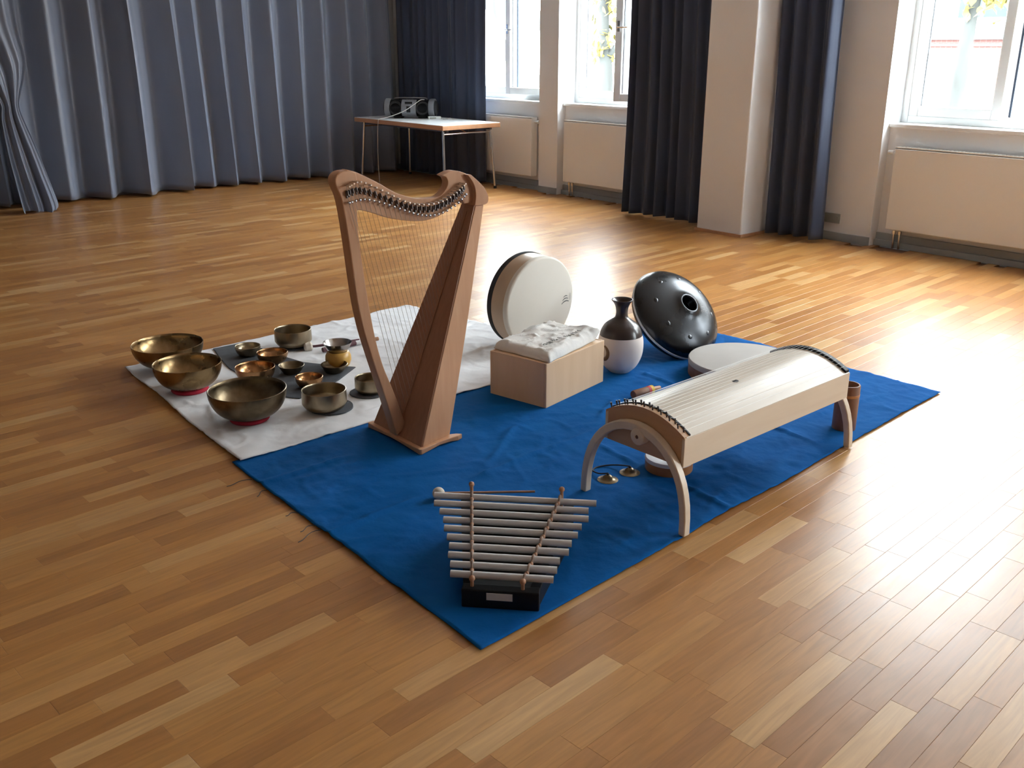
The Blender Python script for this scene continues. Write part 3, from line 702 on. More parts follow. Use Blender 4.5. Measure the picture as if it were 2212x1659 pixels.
# mallets on the white cloth
r = empty('felt_mallet', (2.335, 4.455, 0.030)); tag(r, 'mallet with cream felt head and maroon handle beside the tall bowl', 'mallet')
MB().tube([(0.0, 0.0, 0.0), (0.03, -0.025, 0.002), (0.28, -0.062, -0.004)], [0.006, 0.007, 0.008], 10).build('handle', M_MAROON, r)
MB().lathe([(0, -0.022), (0.018, -0.022), (0.025, -0.014), (0.025, 0.014), (0.018, 0.022), (0, 0.022)], 24, frame_to((0.9, -0.3, 0.1), (0.0, 0.0, 0))).build('felt_head', M_CREAM, r)
r = empty('wrapped_striker', (2.37, 4.362, 0.026)); tag(r, 'thick striker with maroon wrapping and tan wooden end behind the yellow cup', 'mallet')
MB().tube([(0, 0, 0), (0.20, -0.004, 0)], 0.013, 14).build('leather_wrap', M_MAROON, r)
MB().tube([(0.20, -0.004, 0), (0.235, -0.006, 0)], 0.0125, 14).build('white_band', M_WHITE, r)
MB().tube([(0.235, -0.006, 0), (0.34, -0.012, 0)], 0.011, 14).build('wooden_grip', M_STICK, r)

# ------------------------------------------------------------------ harp
def harp():
    h = empty('lever_harp', (2.0, 3.115, ZU)); tag(h, 'tall lever harp of brown cherry wood standing on the blue cloth', 'harp')
    # soundbox: tapering box leaning back; front = soundboard side (towards -X)
    def sec(t):      # t 0 bottom .. 1 top
        z = 0.022 + (0.935 - 0.022) * t
        return z, 0.012 + 0.392 * t, 0.178 + (0.455 - 0.178) * t, 0.180 + (0.045 - 0.180) * t, 0.142 + (0.036 - 0.142) * t
    vs = []; fs = []; K = 10
    for k in range(K + 1):
        z, sf, sb, hf, hb = sec(k / K)
        bul = 0.006 * sin(pi * k / K)
        vs += [(sf, -hf, z), (sf, hf, z), (sb + bul, hb, z), (sb + bul, -hb, z)]
    for k in range(K):
        for i in range(4): fs.append((k * 4 + i, k * 4 + (i + 1) % 4, k * 4 + 4 + (i + 1) % 4, k * 4 + 4 + i))
    fs += [(3, 2, 1, 0), (K * 4, K * 4 + 1, K * 4 + 2, K * 4 + 3)]
    m = MB(); m.v = vs; m.f = fs; m.build('soundbox', M_CHERRY, h, smooth=False, bevel=0.004)
    # soundboard panel on the front
    vs = []; fs = []
    for k in range(K + 1):
        z, sf, sb, hf, hb = sec(k / K); hf -= 0.004
        nx, nz = -0.92, 0.39
        for th in (0.0005, 0.004): vs += [(sf + nx * th, -hf, z + nz * th), (sf + nx * th, hf, z + nz * th)]
    for k in range(K):
        a = k * 4; fs += [(a + 2, a + 3, a + 7, a + 6), (a, a + 2, a + 6, a + 4), (a + 1, a + 5, a + 7, a + 3)]
    m = MB(); m.v = vs; m.f = fs; sbd = m.build('soundboard', M_SOUNDB_SHADED, h, smooth=False)
    # string rib along the middle of the soundboard
    z0, s0, *_ = sec(0.06); z1, s1, *_ = sec(0.975)
    d = Vector((s1 - s0, 0, z1 - z0)).normalized()
    M = frame_to(d, (s0 - 0.006, 0, z0), (0, 1, 0))
    MB().box((-0.010, -0.0015, 0), (0.010, 0.0022, (Vector((s1 - s0, 0, z1 - z0))).length), M).build('string_rib', M_SOUNDB_SHADED, sbd, smooth=False, bevel=0.0008)
    # base board with arched underside and two feet at the back
    front = [(-0.012, -0.196), (-0.012, 0.196)]
    outl = [(-0.012, -0.190), (-0.004, -0.197), (0.10, -0.178), (0.15, -0.176), (0.195, -0.176), (0.222, -0.168), (0.205, -0.150), (0.178, -0.138), (0.165, -0.10), (0.16, 0.0), (0.165, 0.10), (0.178, 0.138), (0.205, 0.150), (0.222, 0.168), (0.195, 0.176), (0.15, 0.176), (0.10, 0.178), (-0.004, 0.197), (-0.012, 0.190), (-0.014, 0.09), (-0.014, 0.0), (-0.014, -0.09)]
    vs = []; fs = []; n = len(outl)
    for s, y in outl:
        e = max(abs(y) - 0.06, 0) / 0.13
        zb = 0.012 * max(0, 1 - e ** 1.3) if abs(y) < 0.19 else 0
        if 0.02 < s < 0.18 and abs(y) > 0.1: zb = 0.008
        vs.append((s, y, zb))
    for s, y in outl: vs.append((s, y, 0.024))
    fs = [tuple(reversed(range(n))), tuple(range(n, 2 * n))] + [(i, (i + 1) % n, n + (i + 1) % n, n + i) for i in range(n)]
    m = MB(); m.v = vs; m.f = fs; m.build('base_board', M_CHERRY, h, smooth=False, bevel=0.003)
    # pillar (front column)
    outer = [(-0.135, 1.109), (-0.165, 1.1175), (-0.203, 1.114), (-0.224, 1.094), (-0.222, 1.066), (-0.206, 1.025), (-0.194, 0.96), (-0.182, 0.85), (-0.170, 0.72), (-0.158, 0.61), (-0.138, 0.50), (-0.110, 0.395), (-0.074, 0.27), (-0.038, 0.145), (-0.008, 0.028)]
    inner = [(0.040, 0.06), (0.010, 0.16), (-0.022, 0.25), (-0.056, 0.34), (-0.082, 0.44), (-0.101, 0.55), (-0.117, 0.67), (-0.130, 0.79), (-0.138, 0.89), (-0.137, 0.985), (-0.128, 1.06)]
    pl = catmull(outer, 4) + catmull(inner, 4)
    MB().prism(pl, -0.027, 0.027, 'y').build('pillar', M_CHERRY, h, smooth=False, bevel=0.005, segs=3)
    # neck
    top = [(-0.175, 1.060), (-0.172, 1.116), (-0.150, 1.1155), (-0.124, 1.106), (-0.044, 1.066), (0.038, 1.019), (0.124, 0.990), (0.190, 0.983), (0.236, 0.984), (0.264, 0.999), (0.282, 1.021), (0.286, 1.042), (0.278, 1.057)]
    top = catmull(top, 4) + catmull([(0.258, 1.066), (0.294, 1.077), (0.327, 1.079), (0.376, 1.064), (0.410, 1.038), (0.425, 0.99), (0.42, 0.945)], 4)
    bot = catmull([(0.365, 0.945), (0.345, 0.962), (0.267, 0.918), (0.192, 0.899), (0.120, 0.901), (0.016, 0.922), (-0.051, 0.947), (-0.118, 0.968), (-0.145, 0.972), (-0.172, 0.985)], 4)
    nk = MB().prism(top + bot, -0.021, 0.021, 'y').build('neck', M_CHERRY, h, smooth=False, bevel=0.004, segs=3)
    # head block over the soundbox
    hd = catmull([(0.402, 0.935), (0.408, 0.975), (0.403, 1.010), (0.388, 1.038), (0.366, 1.062)], 4) + catmull([(0.385, 1.061), (0.425, 1.030), (0.455, 1.000), (0.473, 0.966), (0.470, 0.942), (0.452, 0.935)], 4)
    MB().prism(hd, -0.044, 0.044, 'y').build('head_block', M_CHERRY, h, smooth=False, bevel=0.006, segs=3)
    # pins, levers and strings
    up = catmull([(-0.185, 1.066), (-0.135, 1.078), (-0.046, 1.040), (0.053, 0.990), (0.140, 0.968), (0.231, 0.972), (0.300, 1.000), (0.345, 1.030)], 12)
    lo = catmull([(-0.178, 1.004), (-0.113, 1.010), (-0.029, 0.987), (0.062, 0.952), (0.142, 0.925), (0.222, 0.920), (0.305, 0.946), (0.362, 0.985)], 12)
    NS = 29
    pin = MB().tube([(0, 0.026, 0), (0, -0.020, 0)], 0.0026, 8).tube([(0, -0.020, 0), (0, -0.040, 0)], [0.0040, 0.0034], 8)
    pin0 = pin.build('tuning_pin', M_METAL, h)
    br = MB().tube([(0, 0, 0), (0, -0.014, 0)], 0.0026, 8).sphere((0, -0.018, 0), 0.0056, 10, 8)
    br0 = br.build('bridge_pin', M_METAL, h)
    lv = MB().box((-0.0034, -0.012, -0.012), (0.0034, 0.0, 0.012)).box((-0.0024, -0.022, -0.002), (0.0024, -0.011, 0.017))
    lv0 = lv.build('lever', M_LEVER, h, smooth=False, bevel=0.0012, segs=1)
    for k in range(NS):
        t = k / (NS - 1)
        def pick(c): 
            f = t * (len(c) - 1); i = min(int(f), len(c) - 2); g = f - i
            return (c[i][0] * (1 - g) + c[i + 1][0] * g, c[i][1] * (1 - g) + c[i + 1][1] * g)
        a, b = pick(up), pick(lo)
        for proto, pos, rot in ((pin0, (a[0], -0.021, a[1]), 0), (br0, (b[0], -0.021, b[1]), 0), (lv0, (a[0] * 0.45 + b[0] * 0.55, -0.021, a[1] * 0.45 + b[1] * 0.55), atan2(a[0] - b[0], a[1] - b[1]))):
            o = proto if k == 0 else proto.copy()
            if k: COL.objects.link(o); o.parent = h
            o.location = pos; o.rotation_euler = (0, rot, 0)
        # string end on the rib
        tt = 0.10 + 0.83 * t ** 0.92
        z, sf, *_ = sec(tt)
        rad = 0.0008 - 0.0004 * t
        MB().tube([(a[0], -0.036, a[1]), (b[0], -0.036, b[1]), (sf - 0.012, -0.004, z)], rad, 5).build('string', M_STRING, h)
    return h
harp()

# ------------------------------------------------------------------ frame drum (standing)
r = empty('frame_drum', (3.305, 3.812, 0.0)); tag(r, 'big round frame drum with a cream skin standing on its edge behind the box', 'drum')
R0 = 0.249; DEP = 0.138
n = Vector((0.055, -0.998, -0.040)).normalized()
Mx = frame_to(n, Vector((0, 0, ZB + R0 + 0.0045)), (0, 0, 1))
MB().lathe([(R0 - 0.012, 0), (R0, 0), (R0, DEP - 0.012), (R0 - 0.012, DEP - 0.012), (R0 - 0.012, 0)], 96, Mx).build('shell', M_SHELL, r, angle=50)
MB().lathe([(R0 - 0.014, -0.016), (R0 + 0.001, -0.016), (R0 + 0.004, -0.008), (R0 + 0.004, 0.012), (R0 + 0.001, 0.016), (R0 - 0.014, 0.016), (R0 - 0.014, -0.016)], 96, Mx).build('rear_rim', M_RUBBER, r, angle=50)
sk = MB().lathe([(R0 + 0.0015, DEP - 0.030), (R0 + 0.002, DEP - 0.010), (R0 - 0.002, DEP - 0.002), (R0 - 0.010, DEP), (0, DEP)], 96, Mx).build('drum_skin', M_SKIN, r, angle=50)
# printed mark on the skin: three brush arcs and a faint column of signs
def stroke(pts, wd, parent, mtl):
    m = MB(); c = catmull(pts, 5); vs = []; fs = []
    for i, (x, z) in enumerate(c):
        a = c[min(i + 1, len(c) - 1)]; b = c[max(i - 1, 0)]; d = Vector((a[0] - b[0], a[1] - b[1])).normalized(); t = i / (len(c) - 1)
        hw = wd * (0.25 + 0.75 * sin(pi * min(1, t * 0.75 + 0.12)))
        for s in (-1, 1):
            px, pz = x - d.y * hw * s, z + d.x * hw * s
            # onto the skin plane
            P = Vector((px - 3.305, 0, pz)); c0 = Mx @ Vector((0, 0, DEP + 0.0008)); P.y = c0.y - (n.x * (P.x - c0.x) + n.z * (P.z - c0.z)) / n.y
            vs.append(tuple(P))
    for i in range(len(c) - 1): fs.append((2 * i, 2 * i + 1, 2 * i + 3, 2 * i + 2))
    m.v = vs; m.f = fs; return m.build('printed_stroke', mtl, parent, smooth=False, solid=0.0003)
for pts, wd in (([(3.484, 0.262), (3.494, 0.268), (3.504, 0.270), (3.514, 0.267)], 0.0022), ([(3.478, 0.244), (3.490, 0.253), (3.506, 0.256), (3.521, 0.252)], 0.0026), ([(3.472, 0.226), (3.488, 0.236), (3.508, 0.240), (3.528, 0.235)], 0.0030)):
    stroke(pts, wd, sk, M_PRINT)
stroke([(3.5365, 0.280), (3.5375, 0.266), (3.538, 0.252), (3.5385, 0.240)], 0.0013, sk, M_PRINTL)

# ------------------------------------------------------------------ wooden box with folded canvas bag
BX = (2.925, 3.190); BA = radians(11.5)
r = empty('wooden_box', (BX[0], BX[1], ZU), BA); tag(r, 'plain birch wood box on the blue cloth carrying a folded canvas bag', 'box')
HX, HY, HZ = 0.236, 0.163, 0.212
m = MB()
for lo, hi in (((-HX, -HY, 0), (HX, -HY + 0.012, HZ)), ((-HX, HY - 0.012, 0), (HX, HY, HZ))): MB().box(lo, hi).build('long_panel', M_BIRCH, r, smooth=False, bevel=0.003)
for s in (-1, 1): MB().box((s * HX - (0.012 if s > 0 else 0), -HY + 0.0122, 0), (s * HX + (0 if s > 0 else 0.012), HY - 0.0122, HZ)).build('end_panel', M_BIRCH, r, smooth=False, bevel=0.002)
MB().box((-HX + 0.0125, -HY + 0.0125, HZ - 0.014), (HX - 0.0125, HY - 0.0125, HZ - 0.002)).build('lid_panel', M_BIRCH, r, smooth=False)
MB().box((-HX + 0.0125, -HY + 0.0125, 0.001), (HX - 0.0125, HY - 0.0125, 0.012)).build('bottom_panel', M_BIRCH, r, smooth=False)
# bag: soft folded slab
def bag():
    r = empty('canvas_bag', (BX[0] + 0.01, BX[1] + 0.02, ZU + HZ + 0.001), BA); tag(r, 'crumpled off-white canvas bag folded on top of the wooden box', 'bag')
    N, Mm = 56, 40; vs = []; fs = []
    def top(u, v):
        e = min(u, 1 - u, v, 1 - v)
        hh = 0.040 * min(1, e * 13) ** 0.40
        x = (u - 0.5); y = (v - 0.5)
        hh += 0.018 * math.exp(-((u - 0.60) ** 2 + (v - 0.84) ** 2) / 0.02) + 0.012 * math.exp(-((u - 0.95) ** 2 + (v - 0.25) ** 2) / 0.012)
        hh += (0.006 * noise.noise((u * 5, v * 5, 2.0)) + 0.009 * max(0.0, 1 - abs(noise.noise((u * 5 + v * 3, v * 6, 7.0))) * 7)) * min(1, e * 9)
        if e <= 0: hh = 0.006
        return max(hh, 0.004)
    A, B, Cc, D = Vector((-0.232, -0.185)), Vector((0.235, -0.145)), Vector((0.245, 0.165)), Vector((-0.215, 0.150))
    for side in (1, 0):
        for j in range(Mm + 1):
            for i in range(N + 1):
                u, v = i / N, j / Mm
                p = (A * (1 - u) + B * u) * (1 - v) + (D * (1 - u) + Cc * u) * v
                p = p + Vector((noise.noise((u * 4, v * 4, 1)), noise.noise((u * 4, v * 4, 5)))) * 0.008
                hz = top(u, v) if side else 0.0
                lift = 0.032 * max(0, (u - 0.88) / 0.12) * max(0, 1 - v * 1.6)
                vs.append((p.x, p.y, hz + lift))
    W = N + 1; off = W * (Mm + 1)
    for j in range(Mm):
        for i in range(N):
            a = j * W + i; fs.append((a, a + 1, a + W + 1, a + W)); fs.append((off + a, off + a + W, off + a + W + 1, off + a + 1))
    for i in range(N): fs.append((i, off + i, off + i + 1, i + 1)); q = Mm * W + i; fs.append((q, q + 1, off + q + 1, off + q))
    for j in range(Mm): q = j * W; fs.append((q, q + W, off + q + W, off + q)); q = j * W + N; fs.append((q, off + q, off + q + W, q + W))
    m = MB(); m.v = vs; m.f = fs; body = m.build('bag_body', M_CANVAS, r, angle=180)
    # worn print: a broken row of grey marks, not legible any more
    pm = MB(); rr = random.Random(6)
    for k in range(17):
        u = 0.20 + 0.036 * k; v = 0.30 - 0.10 * k / 17
        if k in (8, 9): continue
        p = (A * (1 - u) + B * u) * (1 - v) + (D * (1 - u) + Cc * u) * v
        z = top(u, v) + 0.0035
        for q in range(2):
            a = rr.uniform(-0.4, 0.9); l = rr.uniform(0.007, 0.012)
            M = Matrix.Translation((p.x + rr.uniform(-0.004, 0.004), p.y + rr.uniform(-0.004, 0.004), z)) @ Matrix.Rotation(pi / 2 + a * (1 if q else -1), 4, 'Z')
            pm.box((-l, -0.0011, -0.001), (l, 0.0011, 0.0005), M)
    pm.build('worn_print', M_PRINT, r, smooth=False)
bag()

# ------------------------------------------------------------------ udu vase drum
r = empty('udu_vase', (3.372, 3.142, ZU)); tag(r, 'clay udu drum vase with dark brown neck and cream belly beside the box', 'vase')
body = [(0, 0), (0.045, 0), (0.058, 0.006), (0.085, 0.035), (0.106, 0.080), (0.113, 0.125), (0.112, 0.165), (0.106, 0.192)]
MB().lathe(catmull(body, 4), 56).build('belly', M_VASEW, r, angle=60)
nk = [(0.1065, 0.191), (0.098, 0.218), (0.082, 0.244), (0.055, 0.264), (0.036, 0.278), (0.030, 0.292), (0.029, 0.312), (0.033, 0.335), (0.042, 0.354), (0.052, 0.366), (0.0535, 0.370), (0.050, 0.371), (0.040, 0.360), (0.029, 0.340), (0.024, 0.31), (0.024, 0.27), (0.02, 0.20)]
MB().lathe(catmull(nk, 3), 56).build('neck', M_VASED, r, angle=60)
dv = Vector((-0.985, 0.17, -0.02)).normalized()
Mh = frame_to(dv, dv * 0.096 + Vector((0, 0, 0.120)))
hr = MB().lathe([(0.028, 0.000), (0.046, 0.000), (0.048, 0.008), (0.044, 0.014), (0.034, 0.016), (0.029, 0.013), (0.028, 0.0)], 40, Mh).build('hole_rim', M_TAN, r, angle=60)
MB().lathe([(0, 0.009), (0.030, 0.009), (0.030, 0.004), (0, 0.004)], 32, Mh).build('hole', M_TAND, hr, angle=50)

# ------------------------------------------------------------------ handpan
def handpan():
    n = Vector((0.0, -0.731, 0.682)).normalized()
    r = empty('handpan', (3.863, 3.03, ZU)); tag(r, 'dark steel handpan tilted up on its rim beside the vase', 'handpan')
    M = frame_to(n, Vector((0, 0.182, 0.188)), (0, 0, 1))
    R1 = 0.268
    def dome(h, steps=18, hole=None):
        pr = []
        for k in range(steps + 1):
            t = k / steps; rr = R1 * cos(t * pi / 2) ** 0.92
            pr.append((rr, h * sin(t * pi / 2) ** 0.95))
        return pr
    top = [(R1 - 0.0005, 0.004)] + [p for p in dome(0.108)[1:] if p[0] > 0.105] + [(0.096, 0.1065), (0.080, 0.1110), (0.066, 0.1190), (0.056, 0.1260), (0.050, 0.1280), (0.046, 0.1262), (0.044, 0.118), (0.043, 0.085), (0.040, 0.08)]
    up = MB().lathe(top, 96, M).build('top_shell', M_PAN, r, angle=70)
    bt = [(R1 - 0.0005, -0.004)] + [(a, -b * 0.95) for a, b in dome(0.112)[1:]]
    MB().lathe(bt, 72, M).build('bottom_shell', M_PAN, r, angle=70)
    MB().lathe([(R1 - 0.004, -0.006), (R1 + 0.003, -0.006), (R1 + 0.005, 0.0), (R1 + 0.003, 0.006), (R1 - 0.004, 0.006), (R1 - 0.004, -0.006)], 96, M).build('rim', M_PANRIM, r, angle=70)
    # tone fields: shallow oval dimples ring with a small centre boss
    for k in range(8):
        a = 2 * pi * k / 8 + 0.35
        rad = 0.185; t = math.acos((rad / R1) ** (1 / 0.92)) / (pi / 2); z = 0.108 * sin(t * pi / 2) ** 0.95
        e = 0.004; t2 = math.acos(((rad + e) / R1) ** (1 / 0.92)) / (pi / 2); z2 = 0.108 * sin(t2 * pi / 2) ** 0.95
        tang = Vector((e * cos(a), e * sin(a), z2 - z)).normalized(); side = Vector((-sin(a), cos(a), 0)); nn = tang.cross(side); nn = nn if nn.z > 0 else -nn
        loc = Vector((rad * cos(a), rad * sin(a), z))
        Mf = M @ frame_to(nn, loc, tang)
        MB().lathe([(0.013, -0.002), (0.011, 0.0004), (0.007, 0.0024), (0.003, 0.0034), (0.0, 0.0036)], 24, Mf @ Matrix.Diagonal((1.0, 1.25, 1, 1))).build('tone_dimple', M_PAN, up, angle=80)
handpan()

# ------------------------------------------------------------------ round drum lying behind the monochord
r = empty('lying_drum', (3.80, 2.705, ZU)); tag(r, 'large flat round drum with greyish skin lying behind the string table', 'drum')
MB().lathe([(0.258, 0), (0.270, 0), (0.270, 0.078), (0.258, 0.078), (0.258, 0)], 80).build('shell', M_BROWN, r, angle=50)
MB().lathe([(0.2715, 0.056), (0.2725, 0.076), (0.268, 0.083), (0.258, 0.084), (0, 0.084)], 80).build('drum_skin', M_SKINGREY, r, angle=50)
MB().lathe([(0.2565, 0.004), (0.2565, 0.010), (0, 0.010), (0, 0.004)], 60).build('bottom_panel', M_BROWN, r, angle=50)

# ------------------------------------------------------------------ monochord string table
def monochord():
    r = empty('monochord', (2.81, 2.03, ZU), radians(1.2)); tag(r, 'long pale string table with an arched top on two bent wooden legs', 'monochord')
    L, HWd = 0.512, 0.178; zb, ze, zc = 0.226, 0.332, 0.388
    def arch(y): return ze + (zc - ze) * (1 - (y / HWd) ** 2)
    # side rails
    for s in (-1, 1):
        MB().box((-L, s * HWd - (0.012 if s > 0 else 0), zb), (L, s * HWd + (0 if s > 0 else 0.012), ze - 0.001)).build('side_rail', M_MAPLE, r, smooth=False, bevel=0.002)
    # end boards with arched upper edge
    ys_ = [-HWd + 0.0125 + (2 * HWd - 0.025) * k / 20 for k in range(21)]
    for s in (-1, 1):
        poly = [(y, arch(y) - 0.0065) for y in ys_] + [(ys_[-1], zb), (ys_[0], zb)]
        MB().prism(poly, s * L - (0.016 if s > 0 else 0), s * L + (0 if s > 0 else 0.016), 'x').build('end_board', M_MAPLEEND, r, smooth=False, bevel=0.0015)
    # arched top made of glued planks
    K = 7; e = [-HWd + 2 * HWd * k / K for k in range(K + 1)]
    for k in range(K):
        yy = [e[k] + 0.0003 + (e[k + 1] - e[k] - 0.0006) * q / 5 for q in range(6)]
        poly = [(y, arch(y)) for y in yy] + [(y, arch(y) - 0.006) for y in reversed(yy)]
        MB().prism(poly, -L + 0.010, L - 0.004, 'x').build('top_plank', M_MAPLETOP, r, angle=30)
    # darker pin block strip at the near end and bridge strip at the far end
    yy = [-HWd + 0.003 + (2 * HWd - 0.006) * q / 24 for q in range(25)]
    poly = [(y, arch(y) + 0.001) for y in yy] + [(y, arch(y) - 0.008) for y in reversed(yy)]
    MB().prism(poly, -L - 0.001, -L + 0.028, 'x').build('pin_block', M_MAPLEEND, r, smooth=False)
    poly = [(y, arch(y) + 0.010) for y in yy] + [(y, arch(y) - 0.001) for y in reversed(yy)]
    MB().prism(poly, L - 0.030, L - 0.004, 'x').build('bridge', M_BLACK, r, smooth=False, bevel=0.002)
    poly = [(y, arch(y) + 0.005) for y in yy] + [(y, arch(y) - 0.001) for y in reversed(yy)]
    MB().prism(poly, -L + 0.026, -L + 0.032, 'x').build('nut', M_BLACK, r, smooth=False)
    # sound hole inlay
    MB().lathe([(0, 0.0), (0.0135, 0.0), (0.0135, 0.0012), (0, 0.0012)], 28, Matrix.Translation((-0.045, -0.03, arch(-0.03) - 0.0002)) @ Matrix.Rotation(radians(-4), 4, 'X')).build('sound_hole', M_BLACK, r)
    pin0 = MB().tube([(0, 0, -0.006), (-0.004, 0, 0.018)], 0.0026, 8).tube([(-0.004, 0, 0.012), (-0.0045, 0, 0.020)], 0.0034, 8).build('tuning_pin', M_DARKMETAL, r)
    NSt = 18
    for k in range(NSt):
        y = -HWd + 0.020 + (2 * HWd - 0.040) * k / (NSt - 1)
        o = pin0 if k == 0 else pin0.copy()
        if k: COL.objects.link(o); o.parent = r
        o.location = (-L + (0.010 if k % 2 else 0.018), y, arch(y) + 0.001)
        z = arch(y)
        MB().tube([(-L + 0.010, y, z + 0.012), (-L + 0.030, y, z + 0.006), (L - 0.018, y, z + 0.0108), (L - 0.002, y, z + 0.002)], 0.00035, 5).build('string', M_WIRE, r)
    # bent arch legs
    for s in (-1, 1):
        N = 26; path = []; LC, LH = ((0.016, 0.230) if s < 0 else (0.045, 0.225))
        for k in range(N + 1):
            a = pi * k / N
            y = LC - LH * cos(a); z = 0.322 * max(0.0, sin(a)) ** 0.78
            if abs(cos(a)) > 0.97: pass
            path.append((y, z))
        W = 0.026; out = []; inn = []
        for i, (y, z) in enumerate(path):
            a0 = path[max(i - 1, 0)]; a1 = path[min(i + 1, N)]; d = Vector((a1[0] - a0[0], a1[1] - a0[1])).normalized(); nn = Vector((-d.y, d.x))
            w_ = W * (0.5 + 0.10 * sin(pi * i / N))
            out.append((y + nn.x * w_, max(z + nn.y * w_, 0))); inn.append((y - nn.x * w_, max(z - nn.y * w_, 0)))
        leg = MB()
        T = 0.030
        x0 = -L - T - 0.001 if s < 0 else L + 0.001
        vs = []; fs = []; n = len(out)
        sp = 0.035 if s > 0 else 0.004
        for off in (0, T):
            for (y, z) in out + inn:
                spl = s * sp * max(0, 1 - z / 0.3)
                vs.append((x0 + off + spl, y, z))
        m_ = 2 * n
        for i in range(n - 1):
            fs.append((i, i + 1, n + i + 1, n + i)); fs.append((m_ + i, m_ + n + i, m_ + n + i + 1, m_ + i + 1))
            fs.append((i, m_ + i, m_ + i + 1, i + 1)); fs.append((n + i, n + i + 1, m_ + n + i + 1, m_ + n + i))
        for i in (0, n - 1): fs.append((i, n + i, m_ + n + i, m_ + i))
        leg.v = vs; leg.f = fs
        lo = leg.build('arch_leg', M_MAPLE, r, angle=30, bevel=0.004)
        Mk = frame_to((s, 0, 0), (s * (L + 0.001), 0.0, 0.292))
        kb = MB().lathe([(0.0, 0.0), (0.030, 0.0), (0.030, 0.030), (0.026, 0.034), (0.008, 0.034), (0.007, 0.028), (0, 0.028)], 32, Mk).build('leg_boss', M_MAPLE, lo, angle=50)
        MB().lathe([(0, 0.028), (0.007, 0.028), (0.006, 0.033), (0, 0.033)], 16, Mk).build('bolt', M_BROWN, lo)
monochord()

# ------------------------------------------------------------------ small instruments under and around it
r = empty('ring_drum', (2.655, 2.195, ZU)); tag(r, 'small round honey wood drum with a white ring top under the string table', 'drum')
MB().lathe([(0.078, 0), (0.090, 0), (0.092, 0.004), (0.092, 0.042), (0.078, 0.042), (0.078, 0)], 56).build('shell', M_ORANGEW, r, angle=50)
MB().lathe([(0.046, 0.038), (0.093, 0.038), (0.094, 0.046), (0.090, 0.052), (0.050, 0.052), (0.046, 0.048), (0.046, 0.038)], 56).build('white_ring', M_WHITE, r, angle=50)
MB().lathe([(0, 0.020), (0.079, 0.020), (0.079, 0.012), (0, 0.012)], 40).build('inner_disc', M_STICK, r, angle=50)
def cymbal(x, y, label):
    r = empty('hand_cymbal', (x, y, ZU)); tag(r, label, 'cymbal', 'pair of hand cymbals')
    MB().lathe([(0.040, 0.0), (0.0395, 0.0025), (0.030, 0.0055), (0.021, 0.008), (0.018, 0.014), (0.010, 0.021), (0.0, 0.023), (0.0, 0.020), (0.009, 0.018), (0.016, 0.012), (0.019, 0.006), (0.030, 0.003), (0.040, 0.0)], 40).build('cymbal_disc', M_BRZ_D, r, angle=60)
    MB().sphere((0, 0, 0.024), 0.0055, 12, 8).build('knot', M_RUBBER, r)
cymbal(2.397, 2.272, 'small bronze hand cymbal nearer the metal tube chime')
cymbal(2.507, 2.262, 'small bronze hand cymbal nearer the little ring drum')
pts = [(2.397, 2.272, 0.034), (2.39, 2.31, 0.022), (2.405, 2.36, 0.012), (2.44, 2.375, 0.0105), (2.48, 2.36, 0.012), (2.505, 2.32, 0.020), (2.507, 2.262, 0.034)]
o = MB().tube(catmull([(p[0] - 2.44, p[1] - 2.36, p[2] - 0.016) for p in pts], 5), 0.0028, 8).build('leather_cord', M_RUBBER, loc=(2.44, 2.36, 0.016))
tag(o, 'dark leather cord joining the two hand cymbals', 'cord')

r = empty('wooden_tube', (3.545, 1.985, ZU)); tag(r, 'dark brown wooden tube standing upright by the far legs of the string table', 'tube')
MB().lathe([(0.040, 0), (0.048, 0), (0.049, 0.004), (0.049, 0.196), (0.047, 0.200), (0.042, 0.200), (0.040, 0.196), (0.040, 0)], 40).build('tube_wall', M_BROWN, r, angle=50)
MB().lathe([(0, 0.002), (0.0405, 0.002), (0.0405, 0.008), (0, 0.008)], 32).build('tube_bottom', M_BROWN, r, angle=50)
MB().lathe([(0.0492, 0.150), (0.0500, 0.152), (0.0500, 0.160), (0.0492, 0.162)], 40).build('tube_band', M_ORANGEW, r, angle=50)

r = empty('banded_shaker', (3.12, 2.815, ZU + 0.0205)); tag(r, 'small brown wooden shaker with red and yellow bands behind the string table', 'shaker')
MB().tube([(0, 0, 0), (0.004, 0, 0), (0.09, -0.004, 0)], [0.018, 0.020, 0.020], 18).build('barrel', M_BROWN, r)
MB().tube([(0.09, -0.004, 0), (0.106, -0.0047, 0)], 0.0206, 18).build('red_band', M_RED, r)
MB().tube([(0.106, -0.0047, 0), (0.124, -0.0055, 0)], 0.0204, 18).build('yellow_band', M_YEL, r)
MB().tube([(0.124, -0.0055, 0), (0.175, -0.008, -0.003)], [0.012, 0.010], 14).build('grip', M_STICK, r)

